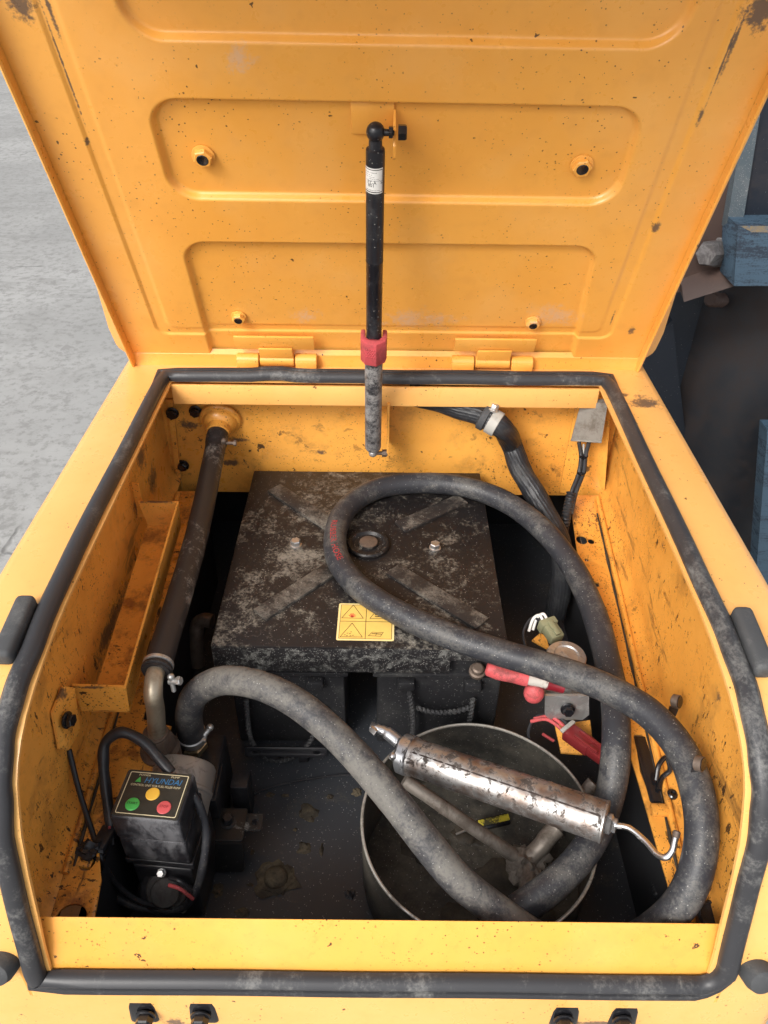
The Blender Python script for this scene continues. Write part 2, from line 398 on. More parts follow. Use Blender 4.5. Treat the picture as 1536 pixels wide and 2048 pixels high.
M['black_worn'] = rubber('black_worn', base=(.02, .02, .021), dust=(.28, .275, .26), amt=.8, lo=.56, hi=.64, sc=40, rough=.4)
M['cap_grey'] = metal('cap_grey', (.13, .125, .12), (.05, .045, .04), .7, .45, .65, 60, .45, .5)
M['black_dusty'] = rubber('black_dusty', base=(.016, .016, .019), dust=(.17, .17, .18), amt=.6, lo=.46, hi=.6, sc=22, rough=.35, streak=(1, 1, .5))
M['black_gloss'] = flat('black_gloss', (.010, .010, .012), .22, .55)
M['strut'] = rubber('strut', base=(.010, .010, .013), dust=(.16, .16, .16), amt=.25, sc=30, rough=.28, flecks=.05, bump=.05)
M['strut_low'] = rubber('strut_low', base=(.022, .022, .026), dust=(.34, .33, .32), amt=.8, lo=.43, hi=.56, sc=30, crisp=.55, rough=.4, bump=.15)
M['red_clip'] = rubber('red_clip', base=(.47, .07, .08), dust=(.24, .05, .05), amt=.7, lo=.45, hi=.6, sc=30, rough=.45)
M['red'] = rubber('red', base=(.52, .085, .09), dust=(.13, .045, .04), amt=.75, lo=.47, hi=.60, sc=30, rough=.5, crisp=.5)
M['red_dark'] = flat('red_dark', (.20, .012, .02), .35, var=.4)
M['white'] = flat('white', (.70, .69, .66), .5, var=.25)
M['print_black'] = flat('print_black', (.015, .013, .012), .5, var=0)
M['print_red'] = flat('print_red', (.62, .06, .04), .5, var=.3)
M['label_yel'] = flat('label_yel', (.80, .52, .13), .4, var=.18)
M['label_pale'] = flat('label_pale', (.85, .66, .30), .45, var=.2)
M['brass'] = metal('brass', (.50, .40, .24), (.05, .035, .02), .5, rough=.4)
M['pipe_steel'] = metal('pipe_steel', (.42, .36, .27), (.12, .085, .05), .6, .45, .7, 25, .42, .75)
M['nut_brown'] = metal('nut_brown', (.16, .12, .095), (.05, .035, .025), .7, .4, .7, 30, .5, .5)
M['steel'] = metal('steel', (.55, .54, .53), (.05, .04, .035), .7, .55, .62, 40, .3)
M['zinc'] = metal('zinc', (.50, .50, .49), (.10, .09, .08), .6, .48, .66, 45, .42, .8)
M['alu'] = metal('alu', (.40, .385, .36), (.10, .085, .07), .6, .5, .7, 60, .5, .6)
M['gun'] = metal('gun', (.42, .41, .40), (.035, .024, .018), .92, .50, .60, 85, .42, .85, rust=(.24, .185, .155))
M['gun_head'] = metal('gun_head', (.50, .51, .53), (.03, .025, .022), .9, .50, .56, 40, .35, .85)
M['tool'] = metal('tool', (.26, .23, .20), (.05, .035, .025), .8, .40, .65, 25, .5, .55)
M['bucket'] = rubber('bucket', base=(.026, .025, .023), dust=(.12, .108, .085), amt=.75, lo=.42, hi=.64, sc=9, rough=.45, flecks=.05)
M['rim'] = metal('rim', (.50, .48, .43), (.08, .065, .05), .7, .45, .62, 30, .4, .7)
M['mud'] = rubber('mud', base=(.030, .024, .017), dust=(.15, .12, .075), amt=.7, lo=.4, hi=.65, sc=40, rough=.8, bump=.6)
M['khaki'] = flat('khaki', (.22, .22, .13), .5)
M['grey_plate'] = rubber('grey_plate', base=(.22, .205, .18), dust=(.11, .09, .07), amt=.8, lo=.44, hi=.6, sc=30, rough=.55)
M['amber'] = flat('amber', (.80, .47, .06), .3, .5, var=.15)
M['green'] = flat('green', (.06, .40, .08), .35, .5, var=.4)
M['face'] = flat('face', (.030, .028, .022), .45, .4, var=.4)
M['gold'] = flat('gold', (.62, .55, .36), .4, .5, var=.1)
M['blue_print'] = flat('blue_print', (.04, .18, .38), .4, var=.25)
M['boom_dark'] = rubber('boom_dark', base=(.010, .014, .022), dust=(.040, .032, .032), amt=.6, lo=.48, hi=.66, sc=3, rough=.4, flecks=.01, crisp=.45)
M['boom_rust'] = rubber('boom_rust', base=(.050, .031, .026), dust=(.11, .065, .048), amt=.7, sc=7, rough=.6)
M['boom_blue'] = rubber('boom_blue', base=(.045, .080, .118), dust=(.020, .028, .042), amt=.9, lo=.48, hi=.58, sc=7, rough=.45, streak=(.5, 1, 4), crisp=.6)
M['boom_worn'] = rubber('boom_worn', base=(.20, .15, .085), dust=(.055, .105, .165), amt=.95, lo=.44, hi=.54, sc=30, rough=.6, crisp=.5)
M['boom_grey'] = rubber('boom_grey', base=(.065, .085, .10), dust=(.13, .14, .15), amt=.7, sc=14, rough=.5, flecks=.2)

M['mud_and_shade'] = rubber('mud_and_shade', base=(.022, .018, .014), dust=(.075, .062, .045), amt=.8, lo=.4, hi=.65, sc=40, rough=.6, bump=.6)  # dark mud; also colours the painted shadow line along the fold
M['seam'] = flat('seam', (.03, .018, .014), .7)
M['bright'] = metal('bright', (.72, .71, .70), (.06, .05, .05), .6, .60, .66, 40, .22, .95)
M['worn_yellow'] = rubber('worn_yellow', base=(.50, .42, .03), dust=(.03, .028, .02), amt=.95, lo=.5, hi=.56, sc=50, rough=.5)
M['clamp_pale'] = rubber('clamp_pale', base=(.36, .35, .32), dust=(.14, .13, .12), amt=.6, sc=30, rough=.5)
M['tape'] = rubber('tape', base=(.45, .42, .38), dust=(.09, .02, .02), amt=.95, lo=.46, hi=.52, sc=26, rough=.5)
M['maroon'] = flat('maroon', (.17, .018, .020), .35, .5, var=.35)
M['bolt_worn'] = metal('bolt_worn', (.22, .21, .21), (.04, .035, .035), .85, .42, .58, 26, .45, .7)
M['boom_rust2'] = rubber('boom_rust2', base=(.006, .008, .012), dust=(.024, .018, .017), amt=.9, lo=.42, hi=.60, sc=3.5, rough=.6)

def concrete():
    n = N('concrete')
    a = n.noise(.9, 6, .6); b = n.noise(22, 6, .7); c3 = n.noise(4, 5, .65)
    c = n.mix(n.ramp(a, .3, .7), (.255, .254, .247), (.325, .323, .314))
    c = n.mix(n.math('MULTIPLY', n.ramp(c3, .48, .7), .5), c, (.22, .218, .21))
    c = n.mix(n.math('MULTIPLY', n.ramp(b, .47, .64), .75), c, (.20, .197, .19))
    v = n.vor(.5, n.warp(.14, 7, n.warp(.25, 2)), 'DISTANCE_TO_EDGE'); gate = n.ramp(n.noise(1.1, 2), .5, .6)
    cr = n.math('MULTIPLY', n.ramp(v.outputs['Distance'], 0., .007, 1, 0), gate)
    c = n.mix(n.math('MULTIPLY', cr, .55), c, (.12, .118, .11))
    pit = n.specks(5.5, .22, .22, n.warp(.12, 9)); c = n.mix(n.math('MULTIPLY', pit, .55), c, (.17, .165, .16))
    grit = n.specks(34, .45, .34, n.warp(.02, 60)); c = n.mix(n.math('MULTIPLY', grit, .35), c, (.15, .148, .14))
    st = n.ramp(n.noise(1.6, 5, .7, n.scaled(.5, 2.2, 1)), .56, .66); c = n.mix(n.math('MULTIPLY', st, .35), c, (.17, .168, .16))
    n.bump(n.math('SUBTRACT', n.math('MULTIPLY', b, .6), n.math('MULTIPLY', cr, 2)), .5, .004)
    return n.out(c, .85, spec=.25)
M['concrete'] = concrete()

# ------------------------------------------------------------------ ground
GZ = -1.35
put('ground', sheet([[(-60 + 12 * i, -40 + 12 * j, GZ) for i in range(11)] for j in range(12)]), M['concrete'], kind='structure', smooth=0)

# ------------------------------------------------------------------ machine housing round the compartment
house = thing('machine_housing', (0, .34, GZ), 'yellow painted steel machine housing round the open equipment compartment', 'machine')
def prof_pts():
    P = [(1.42, 0), (1.32, 0), (1.22, 0), (1.135, 0), (1.0, 0), (.85, 0), (.70, 0), (.62, -.001), (.575, -.005), (.54, -.010), (.51, -.016), (.4815, -.025), (.46, -.036), (.443, -.049), (.430, -.064), (.4195, -.083), (.405, -.112), (.390, -.160), (.376, -.2145), (.3635, -.258), (.3575, -.288), (.356, -.302), (.352, -.35), (.346, -.41), (.335, -.6), (.32, -.9), (.32, GZ)]
    return P
PR = prof_pts(); IB = 3; IF = 21
def pnorm(i):
    a, b = PR[max(i - 1, 0)], PR[min(i + 1, len(PR) - 1)]
    d = Vector((0, b[0] - a[0], b[1] - a[1])).normalized(); return Vector((0, d.z, -d.y)) if True else None
cols = [(-.452, .5), (-.452, .020), (-.450, .010), (-.4445, .003), (-.435, 0), (-.40, 0), (-.352, 0), (.352, 0), (.40, 0), (.435, 0), (.4445, .003), (.450, .010), (.452, .020), (.452, .5)]
rows = []
for i, (y, z) in enumerate(PR):
    nn = pnorm(i); nn = -nn if nn.z < 0 or (abs(nn.z) < 1e-6 and nn.y > 0) else nn
    r = []
    for x, d in cols:
        p = Vector((x, y, z)) - nn * (d if d < .4 else .02)
        if d > .4: p.z = GZ
        r.append(p)
    rows.append(r)
g = sheet(rows); m = len(cols)
g.f = [f for f in g.f if not ((f[0] % m) == 6 and IB <= f[0] // m < IF)]
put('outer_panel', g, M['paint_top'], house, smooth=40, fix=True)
# flange turned down round the opening
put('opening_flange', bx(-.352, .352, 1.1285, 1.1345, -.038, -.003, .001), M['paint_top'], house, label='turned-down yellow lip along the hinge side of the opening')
for s, nm in ((-1, 'l'), (1, 'r')):
    rr = []
    for i in range(IB, IF + 1):
        y, z = PR[i]; nn = pnorm(i); nn = -nn if nn.z < 0 else nn
        p = Vector((s * .352, y, z)); rr.append([p, p - nn * .004, p - nn * .004 + Vector((s * .003, 0, 0)), p + Vector((s * .003, 0, 0)) - nn * .002])
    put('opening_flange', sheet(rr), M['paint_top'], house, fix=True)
# inner walls
def wall(X0, X1, mat):
    """X0 at the back (Y 1.19), X1 at the front; bottom follows the ledge"""
    r = []
    for i in range(IB - 1, IF + 2):
        y, z = PR[i]
        if y > 1.19: y = 1.19
        X = X1 + (X0 - X1) * (y - .36) / .83; zb = -.3333 + .0881 * y
        if y < .44: zb = min(zb, z - .02)
        top = z - .004
        s = 1 if X > 0 else -1
        # the foot of the wall is rolled inwards to the ledge
        r.append([(X, y, top), (X, y, top + (zb + .035 - top) * .5), (X, y, max(zb + .03, zb + .001)), (X - s * .004, y, zb + .012), (X - s * .014, y, zb + .001)])
    return sheet(r)
put('side_wall', wall(-.395, -.386, None), M['paint_wall'], house, label='scuffed yellow inner wall behind the channel guard', fix=True)
put('side_wall', wall(.412, .374, None), M['paint_wall'], house, label='oil-speckled yellow inner wall beside the coiled hose', fix=True)
# ledges at the foot of the side walls
def ledge(outer, holes):
    g = plate(outer, holes, .004, None, .0008)
    for v in g.v: v.z += -.3333 + .0881 * v.y
    return g
hR = [circ((0.3432, 1.0333)[0], (0.3432, 1.0333)[1], .010, .011), circ((0.345, 0.9295)[0], (0.345, 0.9295)[1], .007, .006),
      circ(.346, .80, .004, .007), circ(.352, .735, .0035, .010), circ(.345, .70, .008, .006), circ(.350, .875, .005, .004), circ(.358, 1.03, .006, .007), circ(.342, .985, .0035)]
outR = [(.345, 1.15), (.402, 1.15), (.392, .95), (.378, .70), (.366, .47), (.362, .40), (.336, .40), (.338, .46), (.334, .587), (.322, .80), (.322, .92), (.336, 1.085)]
cut = [(.345, .655), (.356, .655), (.362, .60), (.3615, .555), (.345, .555), (.340, .60)]
put('ledge', ledge(outR, hR + [cut]), M['paint_ledge'], house, label='oil-spotted yellow ledge with holes under the coiled hose', fix=True)
put('ledge_step', bx(.3405, .3655, .538, .553, -.287, -.2785, .0015), M['paint_ledge'], house)
hL = [circ((-0.3498, 0.415)[0], (-0.3498, 0.415)[1], .017, .013), circ(-.350, .478, .010, .013)]
outL = [(-.384, 1.15), (-.384, .40), (-.322, .40), (-.327, .455), (-.338, .485), (-.342, .53), (-.325, .535), (-.292, .60), (-.288, .66), (-.330, .67), (-.330, 1.15)]
put('ledge', ledge(outL[::-1], hL), M['paint_rusty'], house, label='rusty stained yellow ledge beside the fuel pump', fix=True)
# folded bead where wall and ledge meet
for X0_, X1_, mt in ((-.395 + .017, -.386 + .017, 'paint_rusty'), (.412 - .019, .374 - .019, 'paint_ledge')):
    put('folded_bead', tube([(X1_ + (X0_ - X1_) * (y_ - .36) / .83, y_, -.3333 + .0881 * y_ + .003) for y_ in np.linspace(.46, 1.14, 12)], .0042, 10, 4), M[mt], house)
    put('crease_shade', tube([(X1_ + (X0_ - X1_) * (y_ - .36) / .83 - math.copysign(.0062, X0_), y_, -.3333 + .0881 * y_ - .0005) for y_ in np.linspace(.47, 1.10, 40)], .0022, 8, 2, rf=lambda i, a, s: .75 + .5 * abs(math.sin(i * .37) * math.sin(i * .11 + 1))), M['mud_and_shade'], house, label='thin dark line along the fold, put in as crease shadow')  # dark strip modelled in place of the shadow between wall and ledge
# back wall and its corner pieces
put('back_wall', plate([(-.42, -.006), (-.42, -.262), (.42, -.262), (.42, -.006)], [circ((-0.2931, 1.19, -0.1021)[0], (-0.2931, 1.19, -0.1021)[2], .022)], .003,
    Matrix.Translation((0, 1.19, 0)) @ Matrix.Rotation(R(90), 4, 'X'), 0), M['paint_in'], house, label='yellow inner back wall with worn grey paint patches', fix=True)
put('corner_plate', poly_y([(-0.3806, 1.182, -0.0603), (-0.3702, 1.182, -0.0602), (-0.3824, 1.182, -0.2508), (-0.3909, 1.182, -0.2509)], (0, .006, 0)), M['paint_in'], house)
put('corner_plate', poly_y([(0.3333, 1.186, -0.062), (0.3823, 1.15, -0.0412), (0.407, 1.15, -0.2428), (0.3314, 1.186, -0.2526)], (0, .003, .0)), M['paint_in'], house, label='slanted yellow corner plate behind the grey module')
for p, Y in (((345,825), 1.178), ((392,822), 1.186), ((365,930), 1.186)): pass
for p in ((-0.3736, 1.18, -0.085), (-0.3343, 1.186, -0.084), (-0.3735, 1.186, -0.1989)):
    put('bolt', hexbolt(p, (0, -1, -.05), .016, .008, .0115, .3), M['black_gloss'], house)
# filler neck welded into the back wall
nk = Vector((-0.2926, 1.188, -0.1009)); nd = Vector((.0, -1, -.28)).normalized()
put('filler_neck', lathe([(.037, 0), (.037, .004), (.0345, .007), (.030, .008), (.028, .015), (.0235, .019), (.0205, .021), (.0205, .034), (.018, .035), (.018, .02)], nk, nd, 36), M['paint_in'], house, label='round welded yellow neck in the back wall')
# front sill
sr = []
for y, z in ((.3595, -.308), (.3605, -.296), (.366, -.281), (.374, -.263), (.3835, -.2375), (.3850, -.235), (.3856, -.2353), (.3856, -.265)):
    sr.append([(x, y, z) for x in (-.366, -.36, -.2, 0, .2, .36, .366)])
put('front_sill', sheet(sr), M['paint_sill'], house, label='bright yellow sill below the coiled hose, speckled with oil', fix=True)
# rubber seal: one bulb-and-lip strip all the way round
LV = 0.0
sec = [(-.0145, .000), (-.0152, .006), (-.0125, .0125), (-.0075, .0155), (-.0028, .0138), (-.0009, .0065), (.0009, .0065), (.0028, .0134), (.0075, .0150), (.0122, .0122), (.0150, .006), (.0145, .000)]
sec_s = [(-.0150, .000), (-.0160, .007), (-.013, .0135), (-.007, .0170), (0, .0182), (.007, .0170), (.011, .0130), (.0125, .0085), (.0145, .0080), (.0160, .006), (.0160, .003), (.0155, 0)]
XS, YB = .368, 1.150
fY, fZ = .3565, -.308
def seal_loop():
    L = []     # (pos, lateral, normal, blend to side section)
    ft = Vector((0, -.10, -.995)); fn = Vector((0, -.995, .10))
    side = []
    for k in range(64):
        t = k / 63; side.append(t)
    pr = [(YB, 0)] + [p for p in PR if fY < p[0] < YB - .05] + [(fY, fZ)]
    sm = crom([Vector((0, a, b)) for a, b in pr], 5)
    def nrm(i):
        d = (sm[min(i + 1, len(sm) - 1)] - sm[max(i - 1, 0)]).normalized(); q = Vector((0, d.z, -d.y)); return q if q.z > 0 else -q
    up = Vector((0, 0, 1))
    # left side back -> front
    def sidepts(s, rev):
        o = []
        idx = range(len(sm))
        for i in (reversed(idx) if rev else idx):
            if i == 0 or i == len(sm) - 1: continue
            wob = .0009 * math.sin(i * .22 + s) + .0005 * math.sin(i * .61)
            o.append((Vector((s * (XS + wob), sm[i].y, sm[i].z)), Vector((s, 0, 0)), nrm(i), 1))
        return o
    L.append((Vector((-XS, YB, 0)), Vector((-1, 1, 0)), up, .5))
    L += sidepts(-1, False)
    L.append((Vector((-XS, fY, fZ)), Vector((-1, 0, 0)) + ft, fn, .5))
    for k in range(1, 24):
        x = -XS + 2 * XS * k / 24; wob = .0006 * math.sin(k * .7)
        L.append((Vector((x, fY, fZ)) + ft * wob, ft, fn, 0))
    # rounder right front corner
    c = Vector((XS - .03, fY, fZ)) - ft * .03
    for a in (0, 22, 45, 68, 90):
        d = ft * math.cos(R(a)) + Vector((1, 0, 0)) * math.sin(R(a)); L.append((c + d * .03, d, fn, a / 90))
    L += [q for q in sidepts(1, True) if q[0].z > fZ + .035]
    L.append((Vector((XS, YB, 0)), Vector((1, 1, 0)), up, .5))
    for k in range(1, 30):
        x = XS - 2 * XS * k / 30; wob = .001 * math.sin(k * .8)
        j = abs(x + .181)         # butt joint of the strip, slightly sprung
        lift = .004 * math.exp(-(j / .03) ** 2)
        L.append((Vector((x, YB + wob + lift, lift * .8)), Vector((0, 1, 0)), up, 0))
    return L
SL = seal_loop(); v = []; f = []; K_ = len(sec)
for p, lat, nn, b in SL:
    for (a, h), (a2, h2) in zip(sec, sec_s):
        v.append(p + lat * (a + (a2 * .74 - a) * b) + nn * (h + (h2 * .78 - h) * b))
for i in range(len(SL)):
    j = (i + 1) % len(SL)
    for k in range(K_ - 1): f.append((i * K_ + k, i * K_ + k + 1, j * K_ + k + 1, j * K_ + k))
put('rubber_seal', G().add(v, f), M['seal'], house, label='dusty dark grey rubber seal strip round the opening', smooth=50, fix=True)
# rubber pads and stops
def pad(a, b, w, h):
    a, b = Vector(a), Vector(b); d = b - a; nn = Vector((0, d.z, -d.y)).normalized(); nn = nn if nn.z > 0 else -nn
    Mx = Matrix((Vector((1, 0, 0)), d.normalized(), nn)).transposed().to_4x4()
    return rbox((w, d.length, h), .006, 3, Matrix.Translation((a + b) / 2 + nn * h * .5) @ Mx)
put('rubber_pad', pad((-.3885, .612, -.002), (-.3885, .532, -.011), .021, .022), M['pad'], house)
put('rubber_pad', pad((.3885, .606, -.002), (.3885, .526, -.012), .021, .022), M['pad'], house)
for s in (-1, 1):
    b0 = Vector((s * .398, .364, -.282)); put('rubber_stop', lathe([(.0145, 0), (.0168, .002), (.0168, .016), (.0140, .023), (.008, .026), (0, .0265)], b0, (s * .1, -.9, .38), 24), M['pad'], house)
# catch plates on the front panel
for px in [-0.2671, -0.1989, 0.211, 0.2773]:
    Mx = Matrix.Translation((px, .341, -.343)) @ Matrix.Rotation(R(-81), 4, 'X')
    gp = rbox((.034, .050, .016), .005, 3, Matrix.Translation((px, .356, -.3785)) @ Matrix.Rotation(R(80), 4, 'X'))
    cpl = put('catch_plate', gp, M['black_gloss'], house)
    put('bolt', hexbolt((px + (.004 if px < -.2 else -.002), .345, -.382), (0, -1, .18), .017, .009, .0115), M['black_gloss'], cpl)
# black floor and liner of the compartment
FZ = -.45
fl = put('floor_plate', plate([(-.40, .36), (.40, .36), (.40, 1.34), (-.40, 1.34)], (), .006, Matrix.Translation((0, 0, FZ))), M['floor'], house, label='black oily floor of the compartment with dried mud')
pl = Vector((-0.1438, 0.5381, -0.448))
put('floor_plug', lathe([(.017, 0), (.0165, .004), (.013, .008), (.006, .0105), (0, .011)], pl, (0, 0, 1), 24), M['mud'], fl, label='round mud-caked plug')
put('mud_patch', lump(pl + Vector((0, 0, -.001)), .026, .025, .004, 3), M['mud'], fl)
for i, (p, a, b) in enumerate([((-0.109, 0.6392, -0.45), .019, .020), ((-0.1093, 0.5831, -0.45), .012, .012), ((-0.0841, 0.5811, -0.45), .004, .010), ((-0.2213, 0.5224, -0.45), .010, .012), ((-0.1833, 0.4926, -0.45), .013, .007), ((-0.1683, 0.6675, -0.45), .009, .005), ((-0.0366, 0.6732, -0.45), .009, .010), ((-0.2337, 0.5488, -0.45), .007, .006), ((-0.1454, 0.666, -0.45), .008, .004), ((-0.0772, 0.6651, -0.45), .007, .005), ((-0.1249, 0.6112, -0.45), .004, .003), ((-0.1819, 0.5763, -0.45), .004, .006), ((-0.0408, 0.5174, -0.45), .010, .010), ((-0.1787, 0.5297, -0.45), .006, .003)]):
    put('mud_patch', lump(p, a * .72, b * .72, .003, i + 11), M['mud'] if i not in (12,) else M['black'], fl)
for x0_, x1_, y0_, y1_, zt_ in ((-.43, -.425, .57, 1.34, -.045), (.425, .43, .57, 1.34, -.045), (-.43, -.425, .40, .57, -.24), (.425, .43, .40, .57, -.24), (-.43, .43, 1.34, 1.345, -.015)):
    put('liner_wall', bx(x0_, x1_, y0_, y1_, FZ, zt_, 0), M['liner'], house)
put('liner_wall', bx(-.43, .43, .376, .379, FZ, -.275, 0), M['liner'], house)
for s, X in ((-1, -.329), (1, .341)):
    put('ledge_skirt', sheet([[(X, y, -.3345 + .0881 * y), (X + s * .002, y, FZ)] for y in (.40, .7, 1.14)]), M['liner'], house, fix=True)
# strut bracket on the back wall
put('strut_bracket', bx(.0035, .0075, 1.12, 1.190, -.142, -.030, .0008), M['paint_in'], house, label='thin yellow tab carrying the foot of the gas strut')

# ------------------------------------------------------------------ hood (open, leaning towards the viewer)
LO = Vector((0, 1.205, 0)); LSv = Vector((0, -.41289, .91078)); LNv = Vector((0, -.91078, -.41289))
def LP(x, s, n=0.): return LO + Vector((x, 0, 0)) + LSv * s + LNv * n
hood = thing('hood', LO, 'open yellow pressed-steel hood standing over the compartment, underside showing', 'hood')
def sdf_poly(X, Y, poly):
    d = np.full(X.shape, 1e9); ins = np.zeros(X.shape, bool); n = len(poly)
    for i in range(n):
        ax, ay = poly[i]; bx_, by = poly[(i + 1) % n]; ex, ey = bx_ - ax, by - ay
        wx, wy = X - ax, Y - ay; t = np.clip((wx * ex + wy * ey) / (ex * ex + ey * ey), 0, 1)
        d = np.minimum(d, np.hypot(wx - ex * t, wy - ey * t))
        c = ((ay <= Y) != (by <= Y)); 
        with np.errstate(divide='ignore', invalid='ignore'): xi = ax + (Y - ay) * ex / (ey if abs(ey) > 1e-12 else 1e-12)
        ins ^= c & (X < xi)
    return np.where(ins, -d, d)
def inset(poly, r):
    cx = sum(p[0] for p in poly) / len(poly); cy = sum(p[1] for p in poly) / len(poly)
    return [(p[0] + (r if p[0] < cx else -r), p[1] + (r if p[1] < cy else -r)) for p in poly]
def sstep(a, b, x): t = np.clip((x - a) / (b - a), 0, 1); return t * t * (3 - 2 * t)
nx, ns = 380, 400
xs = np.linspace(-.430, .430, nx); ss = np.linspace(.004, .68, ns); XX, SS = np.meshgrid(xs, ss)
Hh = np.zeros(XX.shape)
for poly, r, dep, w in (([(-.294, -.05), (.318, -.05), (.300, .262), (-.291, .262)], .034, .009, .0065),
                        ([(-.284, .339), (.303, .336), (.303, .472), (-.284, .476)], .036, .010, .007),
                        ([(-.284, .548), (.318, .544), (.330, .80), (-.290, .80)], .040, .010, .008)):
    d = sdf_poly(XX, SS, inset(poly, r)) - r
    Hh -= dep * sstep(w / 2, -w / 2, d)
d = sdf_poly(XX, SS, inset([(-.372, .072), (.366, .072), (.366, .90), (-.372, .90)], .018)) - .018
Hh -= .0028 * sstep(.0016, -.0016, d)
d2 = sdf_poly(XX, SS, inset([(-.352, .085), (.346, .085), (.346, .90), (-.352, .90)], .012)) - .012
Hh += .0016 * sstep(.003, -.003, d2)
rows = [[LP(XX[j, i], SS[j, i], Hh[j, i]) for i in range(nx)] for j in range(ns)]
put('inner_panel', sheet(rows), M['paint_lid'], hood, label='pressed inner panel with three long rounded recesses', smooth=60)
# outer skin, rounded bottom corners
def skin_outline(h0, h1, w, r):
    return [(-w + .011, h1), (-w + .011, h0 + .17), (-w, h0 + .07), (-w, h0 + r)] + [(-w + r - r * math.cos(R(a)), h0 + r - r * math.sin(R(a))) for a in (22, 45, 68, 90)] + [(w - r + r * math.sin(R(a)), h0 + r - r * math.cos(R(a))) for a in (0, 22, 45, 68, 90)] + [(w, h0 + .07), (w - .011, h0 + .17), (w - .011, h1)]
Mlid = Matrix((Vector((1, 0, 0)), LSv, LNv)).transposed().to_4x4(); Mlid = Matrix.Translation(LO) @ Mlid
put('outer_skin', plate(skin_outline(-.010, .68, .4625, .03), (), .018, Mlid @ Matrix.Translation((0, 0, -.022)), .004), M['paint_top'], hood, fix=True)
# the nose of the hood, curved like the housing
nose = []
for k in range(0, 11):
    a = k / 10; ang = a * R(68); Rr = .22
    s = .68 + Rr * math.sin(ang) ; n = Rr * (1 - math.cos(ang)) 
    nose.append([LP(x, s, n - .020) for x in (-.446, -.2, 0, .2, .446)])
nose += [[LP(x, nose_s, nose_n) for x in (-.446, -.2, 0, .2, .446)] for nose_s, nose_n in ((.68 + .22 * math.sin(R(68)) + .05, .22 * (1 - math.cos(R(68))) + .11),)]
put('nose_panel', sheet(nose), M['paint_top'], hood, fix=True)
for s in (-1, 1):
    put('side_flange', sheet([[LP(s * .4305, t, -.024), LP(s * .4320, t, .006), LP(s * .4310, t, .016), LP(s * .4285, t, .0175), LP(s * .4265, t, .015), LP(s * .4265, t, 0.0005)] for t in np.linspace(-.012, .68, 12)]), M['paint_lid'], hood, fix=True)
put('hinge_flange', sheet([[LP(x, .030, -.006), LP(x, .024, .001), LP(x, .012, .004), LP(x, .002, .012), LP(x, -.010, .016), LP(x, -.014, .015), LP(x, -.014, -.02)] for x in np.linspace(-.428, .428, 9)]), M['paint_lid'], hood, label='folded lower edge along the hinges', fix=True)
for i, (x, s, r) in enumerate(((-.234, .397, .0125), (.248, .389, .0125), (-.236, .105, .0105), (.236, .100, .0105))):
    d0 = -.010 if i < 2 else -.009
    c = put('weld_nut', hexbolt(LP(x, s, d0), LNv, r * 1.75, .0072, r * 1.2, .2 + i), M['paint_lid'], hood)
    put('nut_hole', lathe([(r * .60, 0), (r * .62, .0096), (r * .56, .0102), (r * .52, .0100), (0, .0099)], LP(x, s, d0), LNv, 18), M['black_gloss'], c)
# strut bracket on the hood
ba = Vector((-0.0146, 1.0238, 0.3997))
put('strut_bracket', rbox((.052, .044, .003), .001, 2, Mlid @ Matrix.Translation((-0.0187, 0.4533, -.0085))), M['paint_lid'], hood)
put('strut_tab', plate([(0, 0), (.032, 0), (.040, .008), (.040, .024), (.030, .034), (0, .044)], (), .0035, Matrix.Translation(LP(0.0097, 0.4411 - .020, -.006)) @ Matrix((LNv, LSv, Vector((1, 0, 0)))).transposed().to_4x4(), .0006), M['paint_lid'], hood, fix=True)
# hinges
for x0, x1 in ((-0.2507, -0.1158), (0.1111, 0.248)):
    w = x1 - x0; hy, hz = 1.190, .0150
    h = put('hinge', rbox((w - .004, .030, .004), .001, 2, Mlid @ Matrix.Translation(((x0 + x1) / 2, .060, .0055))), M['paint_lid'], hood)
    a, b = x0 + w * .285, x0 + w * .725
    for q0, q1 in ((x0, a - .001), (a + .001, b - .001), (b + .001, x1)):
        put('knuckle', lathe([(.0095, 0), (.0107, .0012), (.0107, q1 - q0 - .0012), (.0095, q1 - q0)], (q0, hy, hz), (1, 0, 0), 22), M['paint_lid'], h)
    put('middle_leaf', rbox((b - a - .004, .032, .0035), .0008, 2, Mlid @ Matrix.Translation(((a + b) / 2, .036, .011))), M['paint_lid'], h)
    for q0, q1 in ((x0 + .0005, a - .0015), (b + .0015, x1 - .0005)):
        put('strap', bx(q0, q1, 1.1785, 1.1815, .002, .016, .001) + bx(q0, q1, 1.1655, 1.181, .0012, .0042, .001), M['paint_lid'], h)

# ------------------------------------------------------------------ gas strut
top = Vector((-0.0145, 0.9826, 0.4083)); bot = Vector((-0.0202, 1.125, -0.1286))
st = thing('gas_strut', bot, 'black gas strut with white sticker and red locking clip holding the hood', 'gas strut')
ax = (bot - top).normalized(); Ls_ = (bot - top).length
def on(t): return top + ax * t
cl = 0.62
tc = Ls_ * .570                                  # where the clip sits
put('cylinder', lathe([(.0085, .018), (.0112, .020), (.0116, .023), (.0116, Ls_ * .305), (.0119, Ls_ * .307), (.0119, Ls_ * .31), (.0114, Ls_ * .312), (.0114, tc - .012), (.0118, tc - .011), (.0118, tc - .008), (.0095, tc - .006), (.0095, tc + .02)], top, ax, 32), M['strut'], st)
put('lower_tube', lathe([(.0120, tc + .012), (.0137, tc + .014), (.0137, Ls_ - .017), (.0128, Ls_ - .014), (.007, Ls_ - .0125)], top, ax, 32), M['strut_low'], st, label='dust-covered lower tube')
e1 = put('ball_socket', ball(top, .0112, (1, 1, 1.0)) + lathe([(.0078, 0), (.0080, .008), (.0082, .017), (.0090, .020), (.0055, .022)], top, ax, 22), M['strut'], st)
